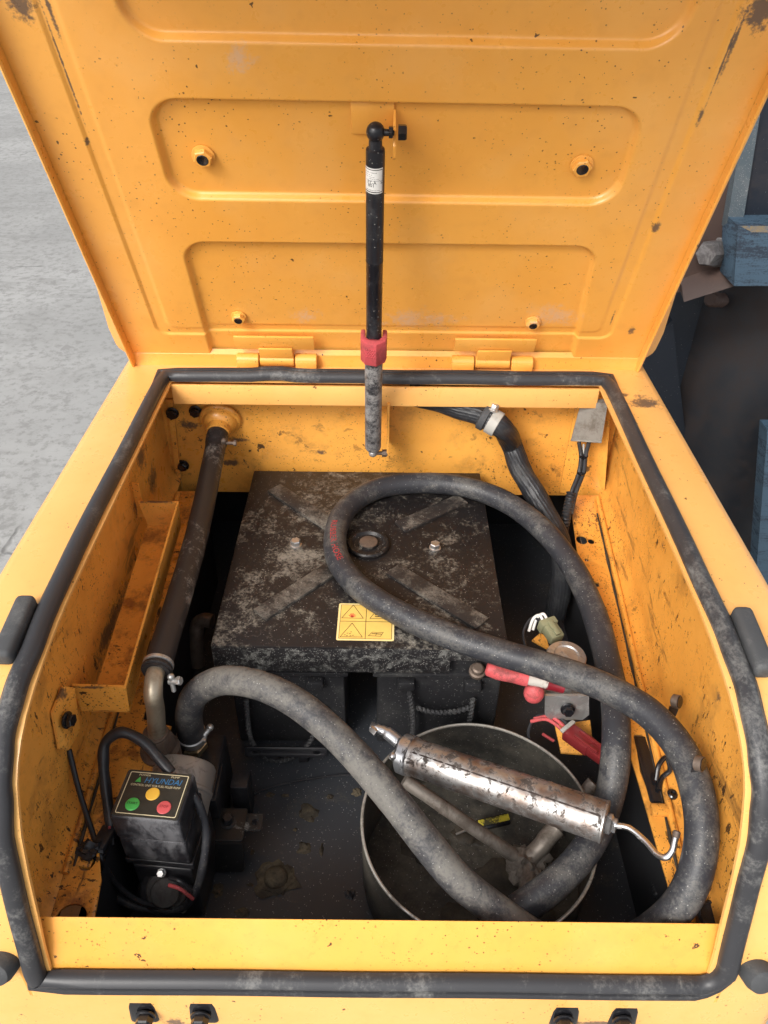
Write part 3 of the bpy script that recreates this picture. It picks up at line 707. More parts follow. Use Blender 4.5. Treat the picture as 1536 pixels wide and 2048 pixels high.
put('stud', rod(top + Vector((.006, 0, 0)), top + Vector((.022, -.0005, -.001)), .0042, .0035) + hexbolt(top + Vector((.0155, 0, 0)), (1, 0, 0), .012, .005) + hexbolt(top + Vector((.0265, 0, 0)), (1, 0, 0), .0155, .010), M['black_gloss'], e1)
e2 = put('ball_socket', ball(bot, .0075) + lathe([(.0052, 0), (.0052, .006), (.0065, .014)], bot, -ax, 18), M['zinc'], st)
put('stud', rod(bot + Vector((.004, 0, 0)), bot + Vector((.017, 0, 0)), .0034) + hexbolt(bot + Vector((.0155, 0, 0)), (1, 0, 0), .0115, .0075, .007), M['nut_brown'], e2)
# white sticker wrapped on the tube
T0, T1, RS = Ls_ * .069, Ls_ * .127, .01172
def onst(u, v, r=RS):
    a = R(-100) + u; w = Vector((1, 0, 0)); w = (w - ax * w.dot(ax)).normalized(); q = ax.cross(w)
    if q.y > 0: q = -q
    return on(T0 + (T1 - T0) * v) + (w * math.sin(u) + q * math.cos(u)) * r
sk = put('sticker', sheet([[onst(R(a), v) for a in range(-80, 53, 6)] for v in (0, .5, 1)]), M['white'], st, smooth=60)
gl = G()
for v0, v1 in ((.045, .075), (.925, .955)): gl += sheet([[onst(R(a), v, RS + .0001) for a in range(-80, 50, 6)] for v in (v0, v1)])
gl += sheet([[onst(R(a), v, RS + .0001) for a in (46, 49)] for v in (.05, .95)])
for vv, u0, u1, hgt in ((.17, -66, 8, .030), (.26, -70, -20, .018), (.34, -70, 2, .018), (.41, -40, 22, .022), (.48, -60, 34, .024), (.86, -62, 28, .024), (.92, -66, 10, .016)):
    a = u0          # lines of print too small and worn to read
    while a < u1:
        w_ = random.choice((3, 4, 6, 8)); hh_ = hgt * random.uniform(.6, 1)
        gl += sheet([[onst(R(q), v_, RS + .00012) for q in (a, a + w_)] for v_ in (vv - hh_ / 2, vv + hh_ / 2)]); a += w_ + random.choice((2, 2, 3, 6))
for txt, vv, sz, u0 in (('FT-A   52', .62, .0058, -50), ('801', .73, .0060, -46)):
    gl += text_geo(txt, sz, lambda a, b, vv=vv, u0=u0: onst(R(u0) + a / RS, vv - b / (T1 - T0), RS + .00015))
put('sticker_print', gl, M['print_black'], sk, smooth=0)
# red clip
wv = Vector((1, 0, 0)); wv = (wv - ax * wv.dot(ax)).normalized(); qv = ax.cross(wv); qv = qv if qv.y < 0 else -qv
Mc = Matrix.Translation(on(tc) + qv * .001) @ Matrix((wv, qv, -ax if (wv.cross(qv)).dot(-ax) > 0 else ax)).transposed().to_4x4()
oc = [(-.0195, -.012), (-.0195, .010), (-.013, .0205), (.004, .0245), (.0175, .0145), (.0195, .006), (.0195, -.012), (.0125, -.012), (.0125, .003)] + [(.0125 * math.cos(R(a)), .0125 * math.sin(R(a))) for a in (20, 50, 80, 110, 140, 165)] + [(-.0125, -.012)]
cg = plate(oc, (), .042, Mc @ Matrix.Translation((0, 0, .021)), .0022)
clip = put('locking_clip', cg, M['red_clip'], st, label='red plastic locking clip', fix=True)
dots = G()
for i in range(4):
    for j in range(5):
        p = Vector((-.010 + i * .0036 + (j % 2) * .0018, .0218 + i * .0008, -.010 + j * .0034)); dots += ball(Mc @ p, .0011, seg=8)
put('grip_dots', dots, M['red_clip'], clip)

# ------------------------------------------------------------------ batteries and their cover
CZ = -.20
for x0, x1, lab, ropes in ((-.232, -.052, 'black battery under the cover, on the fuel pump side, with rope handle', 0), (-.012, .182, 'black battery under the cover, on the red cable side, with rope handle', 1)):
    b = thing('battery', ((x0 + x1) / 2, .95, FZ), lab, 'battery', 'batteries under the black cover')
    put('case', bx(x0 + .004, x1 - .004, .762, 1.16, FZ + .002, -.275, .005), M['battery'], b)
    ld = put('lid', bx(x0, x1, .754, 1.168, -.272, -.232, .004), M['battery'], b)
    put('lid_rib', bx(x0 - .002, x1 + .002, .750, 1.17, -.276, -.268, .002), M['battery'], b)
    for q in (x0 + .035, x1 - .060): put('handle_lug', bx(q, q + .025, .748, .764, -.305, -.288, .003), M['battery'], b)
    def twist(i, a, s): return 1 + .28 * math.sin(2 * a - s * 900)
    if not ropes:
        P = [(-0.205, 0.75, -0.3302), (-0.2052, 0.742, -0.3675), (-0.2027, 0.735, -0.4075), (-0.1867, 0.728, -0.4384), (-0.1595, 0.725, -0.4467), (-0.1276, 0.73, -0.4312), (-0.1029, 0.738, -0.3911), (-0.0903, 0.75, -0.3459)]
        put('rope_handle', tube(P, .0036, 10, 40, rf=twist), M['rope'], b)
    else:
        P = [(0.0401, 0.75, -0.309), (0.0454, 0.744, -0.3421), (0.0479, 0.742, -0.3755), (0.0465, 0.745, -0.4298)]
        put('rope_handle', tube(P, .0036, 10, 60, rf=twist), M['rope'], b)
        P = [(0.0521, 0.745, -0.3373), (0.0726, 0.742, -0.3438), (0.1065, 0.742, -0.3432), (0.131, 0.744, -0.3359)]
        put('rope_handle', tube(P, .0036, 10, 60, rf=twist), M['rope'], b)
        P = [(0.1354, 0.748, -0.3199), (0.1342, 0.742, -0.3499), (0.132, 0.74, -0.3837), (0.131, 0.738, -0.425)]
        put('rope_handle', tube(P, .0036, 10, 60, rf=twist), M['rope'], b)
    if ropes:
        tp = Vector((0.1366, 0.745, -0.2464))
        put('terminal', lathe([(.012, 0), (.012, .006), (.009, .007), (.0085, .015), (.006, .017)], tp - Vector((0, 0, .01)), (0, -.3, 1), 20), M['nut_brown'], b)
# hold-down bar in front of the batteries
hb = thing('hold_down_bar', (-.13, .735, FZ), 'black slotted hold-down bar at the foot of the batteries', 'bracket')
put('bar', plate(rrect(-.212, -.085, -.008, .008, .004), [circ(-.195, 0, .006, .003), circ(-.10, 0, .006, .003)], .005, Matrix.Translation((0, .722, -.420)) @ Matrix.Rotation(R(60), 4, 'X'), .0008), M['black'], hb, fix=True)
put('leg', bx(-.18, -.16, .725, .74, FZ, -.424, .001), M['black'], hb); put('leg', bx(-.13, -.115, .725, .74, FZ, -.424, .001), M['black'], hb)
for i in range(6):
    pass
cov = thing('battery_cover', (-.03, .95, CZ - .04), 'dusty black sheet metal battery cover with two bolts and warning sticker', 'battery cover')
cx0, cx1, cy0, cy1 = -.240, .176, .738, 1.172
put('top_sheet', bx(cx0, cx1, cy0, cy1, CZ - .004, CZ, .0018), M['cover'], cov)
put('skirt', bx(cx0 + .0005, 0.096, cy0 + .0005, cy0 + .0035, CZ - .052, CZ - .0035, .0008) + bx(0.096 - .001, cx1 - .0005, cy0 + .0006, cy0 + .0034, CZ - .026, CZ - .0035, .0008), M['cover_skirt'], cov)
for xx in (cx0 + .0006, cx1 - .0036): put('side_skirt', bx(xx, xx + .003, cy0 + .004, cy1 - .004, CZ - .04, CZ - .0036, .0006), M['cover_skirt'], cov)
cc = Vector((-0.0245, 0.9588, -0.2))
def rib(a, b, w=.015, h=.0042):
    a, b = Vector(a), Vector(b); d = (b - a); L = d.length; d.normalize(); q = Vector((-d.y, d.x, 0))
    Mx = Matrix((d, q, Vector((0, 0, 1)))).transposed().to_4x4()
    return rbox((L, w * 2, h * 2), .0012, 2, Matrix.Translation((a + b) / 2) @ Mx)
for a, b in (((-0.1963, 1.1144, -0.2), (-0.0831, 1.0047, -0.2)), ((0.1374, 1.0872, -0.2), (0.027, 1.0065, -0.2)), ((-0.1786, 0.7976, -0.2), (-0.0684, 0.9139, -0.2)), ((0.0142, 0.901, -0.2), (0.1435, 0.7842, -0.2))):
    put('embossed_rib', rib(a, b), M['cover_rib'], cov)
hub = put('hub_disc', lathe([(.034, 0), (.034, .006), (.032, .0085), (.028, .0085), (.024, .0045), (.0165, .0045), (.0155, .0085), (.0135, .009), (0, .009)], cc - Vector((0, 0, .0005)), (0, 0, 1), 40), M['cover'], cov)
put('hub_button', lathe([(.0145, 0), (.0145, .0012), (.013, .0018), (0, .0020)], cc + Vector((0, 0, .0084)), (0, 0, 1), 30), M['nut_brown'], hub)
for p in ((-0.1421, 0.9594, -0.2), (0.0831, 0.9555, -0.2)):
    put('bolt', hexbolt(p, (0, 0, 1), .0145, .008, .0095, .4), M['steel'], cov)
# warning sticker: four pictogram fields
wA = Vector((-0.0656, 0.751, -0.2)); wB = Vector((0.016, 0.7502, -0.2)); wC = Vector((-0.066, 0.8252, -0.2))
ux = (wB - wA); uy = (wC - wA); SW, SH = ux.length, uy.length; ux.normalize(); uy = (uy - ux * uy.dot(ux)).normalized()
def ws(u, v, h=.0006): return wA + ux * u + uy * v + Vector((0, 0, h))
Mw = Matrix.Translation(wA + Vector((0, 0, .0006))) @ Matrix((ux, uy, Vector((0, 0, 1)))).transposed().to_4x4()
ol = rrect(0, SW, 0, SH, .003)
ol = [(p[0], p[1] + (.0006 * math.sin(p[0] * 260) if p[1] < .002 else 0)) for p in ol]
ws_o = put('warning_sticker', plate(ol, (), .0005, Mw), M['label_pale'], cov, label='small yellow warning sticker with four pictograms', fix=True)
put('sticker_field', plate(rrect(.003, SW - .003, .003, SH - .003, .001), (), .0001, Mw @ Matrix.Translation((0, 0, .00025))), M['label_yel'], ws_o, fix=True)
def line(pts, w, h=.0010, closed=False):
    g = G(); n = len(pts)
    for i in range(n if closed else n - 1):
        a, b = Vector((*pts[i], 0)), Vector((*pts[(i + 1) % n], 0)); d = (b - a).normalized(); q = Vector((-d.y, d.x, 0)) * w / 2; e = d * w * .4
        c = [a - q - e, b - q + e, b + q + e, a + q - e]; g.add([ws(p.x, p.y, h) for p in c], [(0, 1, 2, 3)])
    return g
pr = line([(.0035, .0035), (SW - .0035, .0035), (SW - .0035, SH - .0035), (.0035, SH - .0035)], .0006, closed=True) + line([(SW / 2, .0035), (SW / 2, SH - .0035)], .0008) + line([(.0035, SH * .5), (SW - .0035, SH * .5)], .0008)
q = SW / 2; hh = SH / 2
for ox, oy in ((0, hh), (q, hh), (0, 0)):
    pr += line([(ox + .0055, oy + .0065), (ox + q - .004, oy + .0065), (ox + q * .52, oy + hh - .0035)], .0008, closed=True)
# acid drops on a hand (field 2): two bars
pr += line([(q + .0135, hh + .0105), (q + .0235, hh + .0105)], .0016) + line([(q + .0140, hh + .0145), (q + .0240, hh + .0150)], .0028) + line([(q + .0125, hh + .0175), (q + .018, hh + .0185)], .0010)
# gas symbols (field 3), open book (field 4)
for a, b in ((.011, .010), (.0145, .0135), (.018, .0125), (.0225, .0095), (.0195, .016), (.014, .0085), (.019, .0085)): pr += line([(a, b), (a + .0018, b + .0003)], .0010)
pr += line([(q + .0045, .0095), (q + .010, .0165), (q + .0165, .0155), (q + .0255, .0162), (q + .0215, .0085), (q + .0145, .0090)], .0007, closed=True) + line([(q + .010, .0135), (q + .0225, .0128)], .0013) + line([(q + .0165, .0155), (q + .0145, .0090)], .0005)
put('sticker_print', pr, M['print_black'], ws_o, smooth=0)
fg = G()
for a in (20, 45, 70, 95, 120, 150): fg += line([(q * .5 + .001 * math.cos(R(a)), hh + .0085), (q * .5 + .0055 * math.cos(R(a)), hh + .0085 + .0075 * math.sin(R(a)))], .0011)
put('sticker_flame', fg, M['print_red'], ws_o, smooth=0)

# ------------------------------------------------------------------ long refuelling hose
HR = .0185
A = [(-0.2667, 0.6682, -0.315), (-0.2653, 0.6651, -0.285), (-0.2603, 0.6609, -0.247), (-0.2444, 0.658, -0.205), (-0.2074, 0.6507, -0.17), (-0.1589, 0.6338, -0.155), (-0.1132, 0.6134, -0.158), (-0.0717, 0.5857, -0.168), (-0.0301, 0.5503, -0.183), (0.0133, 0.507, -0.203), (0.0506, 0.4702, -0.228), (0.0871, 0.4401, -0.254), (0.1264, 0.4194, -0.276)] + [(.178, .3975, -.303), (.225, .398, -.338), (.275, .402, -.335)] + [(0.3218, 0.4076, -0.255), (0.3379, 0.4225, -0.222), (0.3498, 0.4531, -0.19), (0.3532, 0.4937, -0.168), (0.346, 0.5433, -0.155), (0.3225, 0.5917, -0.152), (0.2791, 0.6358, -0.157), (0.2247, 0.6748, -0.168), (0.1583, 0.7116, -0.178), (0.0864, 0.748, -0.1815), (0.0173, 0.792, -0.1815), (-0.0382, 0.8437, -0.1815), (-0.0705, 0.9045, -0.1815), (-0.0775, 0.9737, -0.1815), (-0.0577, 1.0444, -0.1815), (-0.0074, 1.0949, -0.1815), (0.0673, 1.1114, -0.1815), (0.1414, 1.1006, -0.1815), (0.207, 1.0611, -0.183), (0.2578, 0.998, -0.188), (0.2944, 0.9198, -0.198), (0.3118, 0.8296, -0.207), (0.3145, 0.7419, -0.214), (0.3098, 0.6609, -0.222), (0.3005, 0.6019, -0.238), (0.291, 0.5638, -0.268), (0.274, 0.5301, -0.292), (0.2423, 0.4909, -0.298), (0.2009, 0.4563, -0.303), (0.1614, 0.4357, -0.318)]
SPLIT = 13
hose = thing('refuelling_hose', A[0], 'long dusty black rubber hose looped over battery cover and bucket', 'hose')
def ring(i, a, s): return 1 + .012 * math.sin(s * 60) + .008 * math.sin(s * 31 + 2 * a)
dense = crom(A, 12)
cutA = 12 * SPLIT
def wrinkle(i, a, s):
    k = 1 + .010 * math.sin(s * 50)
    if .11 < s < .26: k -= .05 * max(0, math.cos(s * 2 * math.pi / .021)) ** 10 * (.5 + .5 * math.cos(a))
    return k
# finer rings where the rubber is creased at the bend
fine = crom(A[:SPLIT + 2], 36)[:36 * SPLIT + 1]
put('hose_section', tube(fine, HR, 24, smooth=False, rf=wrinkle), M['hose_pump'], hose, label='grey dusty stretch rising from the pump')
put('hose_section', tube(dense[cutA:], HR, 24, smooth=False, rf=ring), M['hose'], hose, label='dark coiled stretch with red lettering')
# red lettering along the hose on the battery cover
T_, U_ = frames(dense); S_ = [0]
for i in range(1, len(dense)): S_.append(S_[-1] + (dense[i] - dense[i - 1]).length)
i0 = min(range(len(dense)), key=lambda i: (dense[i] - Vector((-0.0775, 0.9737, -0.1815))).length)
def onhose(u, v):
    s = S_[i0] + .006 - u; i = max(1, min(len(S_) - 1, next((j for j, q in enumerate(S_) if q > s), len(S_) - 1)))
    t = (s - S_[i - 1]) / max(1e-6, S_[i] - S_[i - 1]); p = dense[i - 1].lerp(dense[i], t); d = T_[i]
    side = d.cross(Vector((0, 0, 1))).normalized(); upv = side.cross(d).normalized(); a = R(-6) + v / HR
    # v measured round the circumference from the crest
    return p + (upv * math.cos(a) + side * math.sin(a)) * (HR * 1.022)
put('hose_lettering', text_geo('RUBBER HOSE', .0135, lambda u, v: onhose(u, v - .005), fit=.098), M['hose_red'], hose, smooth=0)
# clamp and brass fitting at the pump end
hd = (Vector(A[1]) - Vector(A[0])).normalized(); h0 = Vector(A[0])
ck = put('hose_clamp', lathe([(HR + .0006, .000), (HR + .0022, .0008), (HR + .0022, .0125), (HR + .0006, .0133)], h0 + hd * .002, hd, 36), M['zinc'], hose)
put('clamp_screw', rod(h0 + hd * .010 + Vector((.018, -.004, .004)), h0 + hd * .010 + Vector((.026, .006, .010)), .004) + ball(h0 + hd * .010 + Vector((.026, .006, .010)), .0052) + rbox((.010, .012, .006), .002, 2, None, h0 + hd * .009 + Vector((.017, -.006, .001))), M['zinc'], ck)
put('brass_fitting', lathe([(.0165, -.002), (.0165, -.008)], h0, hd, 24) + hexbolt(h0 - hd * .020, hd, .034, .013) + lathe([(.013, -.045), (.013, -.018)], h0, hd, 24), M['brass'], hose)

# ------------------------------------------------------------------ filler pipe on the fuel pump side
pt, pb = nk + nd * .030, Vector((-0.2847, 0.6464, -0.15))
fp = thing('filler_pipe', pb, 'dark dusty rubber filler pipe running from back wall neck to brown elbow', 'pipe')
mid = (pt + pb) / 2 + Vector((.004, 0, -.012))
put('rubber_sleeve', tube([pt, pt.lerp(mid, .15) + Vector((0, -.004, -.004)), mid, pb], .0175, 28, 16, rf=lambda i, a, s: (1.07 if .012 < s < .032 else 1.0) + .006 * math.sin(s * 70)), M['pipe'], fp)
pd = (pb - mid).normalized()
for k_ in (.004, .0115):
    put('clamp_band', lathe([(.0174, 0), (.0196, .0012), (.0196, .0052), (.0174, .0064)], pb - pd * (.020 - k_), pd, 36), M['zinc'] if k_ < .01 else M['pipe'], fp)
cs = pb + Vector((.016, -.006, -.010))
put('clamp_screw', rod(cs, cs + Vector((.013, -.002, .004)), .0045) + hexbolt(cs + Vector((.012, -.002, .004)), (1, -.2, .3), .010, .005) + rod(cs + Vector((.004, 0, .009)), cs + Vector((.006, -.006, -.012)), .003) + ball(cs + Vector((.004, 0, .009)), .0045), M['zinc'], fp)
cs2 = Vector((-0.2622, 1.1, -0.0954))
put('clamp_screw', rod(cs2 - Vector((.012, 0, 0)), cs2 + Vector((.010, 0, 0)), .0028) + hexbolt(cs2 + Vector((.008, 0, 0)), (1, 0, 0), .009, .005) + ball(cs2 + Vector((-.008, 0, .004)), .005), M['nut_brown'], fp)
P2 = pb + pd * .026 + Vector((.001, 0, -.010))
el = [pb - pd * .012, pb + pd * .010, P2, P2 + Vector((-.003, .002, -.030)), P2 + Vector((-.012, .004, -.095))]
put('elbow_tube', tube(el, .0115, 24, 10), M['pipe_steel'], fp, label='tan metal elbow tube')
nb = Vector(el[-1])
put('elbow_nut', hexbolt(nb - Vector((0, 0, .022)), (0, -.05, 1), .038, .034, None, .25) + lathe([(.0165, .012), (.0165, .0145), (.013, .0155)], nb, (0, -.05, 1), 28) + lathe([(.026, -.05), (.026, -.02), (.021, -.018)], nb, (0, 0, 1), 28), M['nut_brown'], fp)

# ------------------------------------------------------------------ channel guard bolted to the inner wall
cg_ = thing('channel_guard', (-.35, .78, -.19), 'long yellow channel guard bolted to the wall beside the filler pipe', 'bracket')
cA, cB = Vector((-.316, .951, -.108)), Vector((-.316, .622, -.150))
def qd(a, b, c, d, t): return poly_y([a, b, c, d], t)
dn = Vector((-.004, 0, -.047))
put('long_side', qd(cA, cB, cB + dn, cA + dn, (-.003, 0, 0)), M['paint_bracket'], cg_)
put('bottom', qd(cA + dn + Vector((0, 0, .002)), cB + dn + Vector((0, 0, .002)), cB + dn + Vector((-.052, 0, .002)), cA + dn + Vector((-.052, 0, .002)), (0, 0, -.003)), M['paint_rusty'], cg_, label='grimy trough of the channel')
put('end_plate', qd(cB + Vector((0, .0005, 0)), cB + Vector((-.066, .0005, .002)), cB + dn + Vector((-.062, .0005, 0)), cB + dn + Vector((0, .0005, 0)), (0, .003, 0)), M['paint_bracket'], cg_, label='bent end plate facing the pump')
put('end_plate', qd(cA + Vector((0, 0, .0)), cA + Vector((-.062, 0, .001)), cA + dn + Vector((-.050, 0, -.006)), cA + dn + Vector((-.002, 0, -.006)), (0, -.003, 0)), M['paint_bracket'], cg_, label='oil-flecked far end plate')
tb = [(-0.382, 0.6064, -0.1296), (-0.376, 0.6169, -0.1458), (-0.376, 0.5963, -0.2008), (-0.376, 0.5611, -0.1924), (-0.382, 0.5547, -0.1816), (-0.384, 0.5709, -0.1342)]
put('mounting_tab', poly_y(tb, (-.003, .0, 0)), M['paint_bracket'], cg_)
put('mounting_tab', poly_y([(-.389, .965, -.085), (-.377, .962, -.085), (-.377, .962, -.150), (-.389, .965, -.150)], (0, .004, 0)), M['paint_bracket'], cg_)
put('bolt', hexbolt((-0.3755, 0.577, -0.1559), (1, -.15, .1), .014, .007, .0105, .2), M['black_gloss'], cg_)
# stay rod below the guard
sr_ = [(-0.3867, 0.5771, -0.215), (-0.3742, 0.5476, -0.255), (-0.3561, 0.5156, -0.285), (-0.3359, 0.4825, -0.3), (-0.3241, 0.475, -0.345), (-0.297, 0.4684, -0.375), (-0.2609, 0.4674, -0.385)]
put('stay_cable', tube(sr_, .0034, 10, 10), M['black'], label='thin black cable hanging from the channel guard tab past the control box', cat='cable')

# ------------------------------------------------------------------ fuel filler pump with control unit
pump = thing('fuel_pump', (-.27, .53, FZ), 'black fuel filler pump with control box, coloured buttons and silver motor', 'pump')
bm_ = (-0.2637, 0.4783, -0.225)
X0, X1, Y0, Y1, ZT = -.312, -.228, .488, .553, -.220
Mb = Matrix.Translation(((X0 + X1) / 2, (Y0 + Y1) / 2, 0)) @ Matrix.Rotation(R(-5), 4, 'Z') 
def pbx(w, l, z0, z1, b=.003, dx=0, dy=0): return rbox((w, l, z1 - z0), b, 3, Mb @ Matrix.Translation((dx, dy, (z0 + z1) / 2)))
W, Ld = X1 - X0, Y1 - Y0
box = put('control_box', pbx(W, Ld, ZT - .046, ZT, .0045), M['black_dusty'], pump, label='black control box')
put('box_lower', pbx(W - .001, Ld + .004, -.318, ZT - .0465, .004, 0, .004), M['black_dusty'], pump)
put('mounting_flange', pbx(W + .002, Ld - .006, -.330, -.319, .0015, 0, .0), M['black'], pump)
put('pump_body', pbx(W - .008, Ld + .02, FZ + .002, -.331, .004, .002, .012), M['black'], pump)
fw, fh = W - .010, Ld - .008
def fc(u, v, h=.0006): return Mb @ Vector((-fw / 2 + u, -fh / 2 + v, ZT + h))
Mf = Mb @ Matrix.Translation((-fw / 2, -fh / 2, ZT + .0004))
fp_ = put('front_plate', plate(rrect(-.0015, fw + .0015, -.0015, fh + .0015, .002), (), .0005, Mf), M['face'], box, fix=True)
def fline(outline_o, outline_i): return plate(outline_o, [outline_i], .0002, Mf @ Matrix.Translation((0, 0, .0003)))
put('gold_frame', fline(rrect(.001, fw - .001, .001, fh - .001, .002), rrect(.0019, fw - .0019, .0019, fh - .0019, .0014)), M['gold'], box, fix=True)
gt = text_geo('POWER', .0036, lambda u, v: fc(fw * .17 + u, fh * .895 + v, .0010), sx=1.15) + text_geo('PUMP', .0036, lambda u, v: fc(fw * .70 + u, fh * .90 + v, .0010), sx=1.15)
gt += text_geo('CONTROL UNIT FOR FUEL FILLER PUMP', .0041, lambda u, v: fc(fw * .09 + u, fh * .655 + v, .0010), fit=fw * .82)
put('gold_lettering', gt, M['gold'], box, smooth=0)
put('maker_name', text_geo('HYUNDAI', .0105, lambda u, v: fc(fw * .285 + u, fh * .74 + v, .0010), shear=.2, fit=fw * .62), M['blue_print'], box, smooth=0)
put('green_triangle', G().add([fc(fw * .14, fh * .745, .001), fc(fw * .235, fh * .745, .001), fc(fw * .20, fh * .875, .001)], [(0, 1, 2)]), M['green'], box, smooth=0)
for u, v, mt, txt in ((.50, .50, 'amber', ''), (.24, .235, 'green', 'START'), (.755, .225, 'red', 'STOP')):
    br = .0083
    bt = put('button', lathe([(br, 0), (br, .0008), (br * .93, .0014), (br * .5, .0018), (0, .0019)], fc(fw * u, fh * v, .0002), (0, 0, 1), 28), M[mt], box)
    if txt: put('button_lettering', text_geo(txt, .0042, lambda a, b: fc(fw * u + a, fh * v + b - .0014, .0030), sx=1.05, align='CENTER'), M['print_black'] if mt == 'green' else M['red_dark'], bt, smooth=0)
# round cap, grub screw and small screw on the front
fcx = Mb @ Vector((.004, -Ld / 2 - .004, -.372)); fd = Vector((.05, -.75, .66))
put('end_cap', lathe([(.026, -.03), (.026, .004), (.024, .006), (.0185, .006), (.0185, .012), (.017, .0135), (0, .014)], fcx, fd, 32), M['cap_grey'], pump, label='round grey cap on the pump front')
put('cap_ring', lathe([(.034, -.035), (.034, .001), (.032, .003), (.022, .003)], fcx, fd, 32), M['black'], pump)
put('screw', hexbolt(Mb @ Vector((.002, -Ld / 2 - .001, -.337)), (0, -.6, .8), .008, .006, .0055), M['zinc'], pump)
put('screw', hexbolt(Mb @ Vector((.024, -Ld / 2 - .014, -.398)), (0, -.6, .8), .007, .005, .005), M['zinc'], pump)
# motor behind the box
mc = Vector((-.268, .572, -.316))
put('motor', lathe([(.020, -.03), (.041, -.03), (.043, -.026), (.043, .008), (.0445, .010), (.0445, .014), (.043, .016), (.043, .044), (.0405, .048), (.025, .050), (0, .050)], mc, (.05, .86, .25), 40), M['alu'], pump, label='silver motor housing')
put('pump_head', bx(-.262, -.228, .60, .70, FZ, -.345, .004) + bx(-.300, -.225, .595, .655, FZ, -.352, .003) + bx(-.215, -.190, .63, .66, FZ, -.375, .002), M['black'], pump)
# foot bracket
put('foot_bracket', plate(rrect(-.235, -.188, .562, .612, .004), (), .004, Matrix.Translation((0, 0, -.395)), .0008), M['black_worn'], pump, label='worn black foot bracket beside the pump', fix=True)
put('foot_front', plate(rrect(-.235, -.188, -.05, 0, .006), (), .004, Matrix.Translation((0, .560, -.397)) @ Matrix.Rotation(R(72), 4, 'X'), .0008), M['black_worn'], pump, fix=True)
put('foot_tab', plate(rrect(-.188, -.164, .576, .602, .002), [circ(-.175, .589, .004)], .003, Matrix.Translation((0, 0, -.392)), .0006), M['black_worn'], pump, fix=True)
put('bolt', hexbolt((-.212, .590, -.3955), (0, 0, 1), .013, .010, .011, .1), M['black'], pump)
# wires of the pump
w1 = [(-0.3325, 0.5192, -0.285), (-0.3403, 0.5456, -0.262), (-0.3462, 0.5699, -0.235), (-0.3431, 0.5864, -0.212), (-0.3237, 0.5927, -0.2), (-0.2969, 0.5863, -0.208), (-0.2734, 0.569, -0.222), (-0.2577, 0.5569, -0.23)]
put('wire_sleeve', tube(w1, .0068, 14, 10, rf=lambda i, a, s: 1 + .05 * math.sin(s * 170) + .04 * math.sin(s * 90 + a)), M['black'], pump)
for off, mt in ((0, 'red'), (.004, 'red_dark')):
    put('wire', tube([Vector(w1[-1]) + Vector((off, 0, -.003)), Vector((-0.2541, 0.5506, -0.232)) + Vector((off, 0, 0)), Vector((-0.2518, 0.5428, -0.24)) + Vector((off, 0, 0))], .0022, 8, 8), M[mt], pump)
for off, mt in ((0, 'red'), (.003, 'black')):
    put('wire', tube([Vector(w1[0]) + Vector((off, 0, .004)), Vector((-0.3343, 0.5147, -0.291)) + Vector((off, 0, 0)), Vector((-0.3306, 0.5017, -0.3)) + Vector((off, 0, 0))], .0020, 8, 8), M[mt], pump)
put('connector', rbox((.018, .030, .016), .002, 2, Matrix.Translation((-0.3391, 0.5052, -0.295)) @ Matrix.Rotation(R(-15), 4, 'Z')) + rbox((.013, .022, .012), .002, 2, Matrix.Translation((-0.3393, 0.4903, -0.305)) @ Matrix.Rotation(R(-15), 4, 'Z')), M['black'], pump)
w2 = [(-0.3529, 0.4927, -0.325), (-0.348, 0.4824, -0.36), (-0.3221, 0.473, -0.385), (-0.2841, 0.4674, -0.392), (-0.2483, 0.4675, -0.385), (-0.2286, 0.4748, -0.355), (-0.2173, 0.4936, -0.318), (-0.2144, 0.5139, -0.285), (-0.2218, 0.5289, -0.255), (-0.2317, 0.5389, -0.242)]
put('cable', tube(w2, .0052, 12, 12, rf=lambda i, a, s: 1 + .05 * math.sin(s * 150)), M['hose'], pump)
for off, mt, rr_ in ((0, 'red', .0024), (.006, 'black', .0030)):
    put('wire', tube([Vector((-0.2607, 0.4757, -0.345)) + Vector((0, off, off)), Vector((-0.2453, 0.4694, -0.342)) + Vector((0, off, off)), Vector((-0.2313, 0.4661, -0.36)) + Vector((0, off, off * .5))], rr_, 8, 10), M[mt], pump)
put('cable_tie', lathe([(.0085, 0), (.0085, .005)], (-0.2722, 0.4706, -0.392), (1, .1, 0), 16), M['black_gloss'], pump)
put('hook_tab', tube([(-0.3702, 0.4935, -0.292), (-0.3655, 0.4794, -0.297), (-0.3454, 0.4762, -0.3)], .006, 10, 8), M['paint_ledge'], house)
put('oily_plug', lump((-0.3511, 0.4906, -0.292), .014, .011, .010, 31), M['black'], house)

# ------------------------------------------------------------------ round tub on the floor
bc = Vector((.126, .551, FZ)); BR = .150; RZ = -.32
tub = thing('round_tub', bc, 'shallow round black metal tub with pale worn rim under the grease gun', 'tub')
def ovl(h, a): return 1
hb_ = RZ - FZ
put('tub_wall', lathe([(BR - .003, .001), (BR, .004), (BR + .001, hb_ - .002), (BR - .0005, hb_ - .0005), (BR - .0015, hb_ - .003), (BR - .003, .008), (0, .0075)], bc, (0, 0, 1), 72), M['bucket'], tub, smooth=50)
v = []; f = []
rim_pts = [bc + Vector(((BR + .0003) * math.cos(a), (BR + .0003) * math.sin(a), hb_ - .0005 + .0012 * math.sin(5 * a))) for a in np.linspace(0, 2 * math.pi, 97)]
put('worn_rim', tube(rim_pts, .0021, 8, smooth=False, cap=False), M['rim'], tub)
for i, (dx, dy, a) in enumerate(((.03, -.03, .05), (-.06, .03, .03), (.07, -.06, .03), (-.02, -.08, .035), (.0, .05, .022))):
    put('mud_crust', lump(bc + Vector((dx, dy, .0075)), a, a * .8, .005, 50 + i), M['mud_and_shade'], tub)

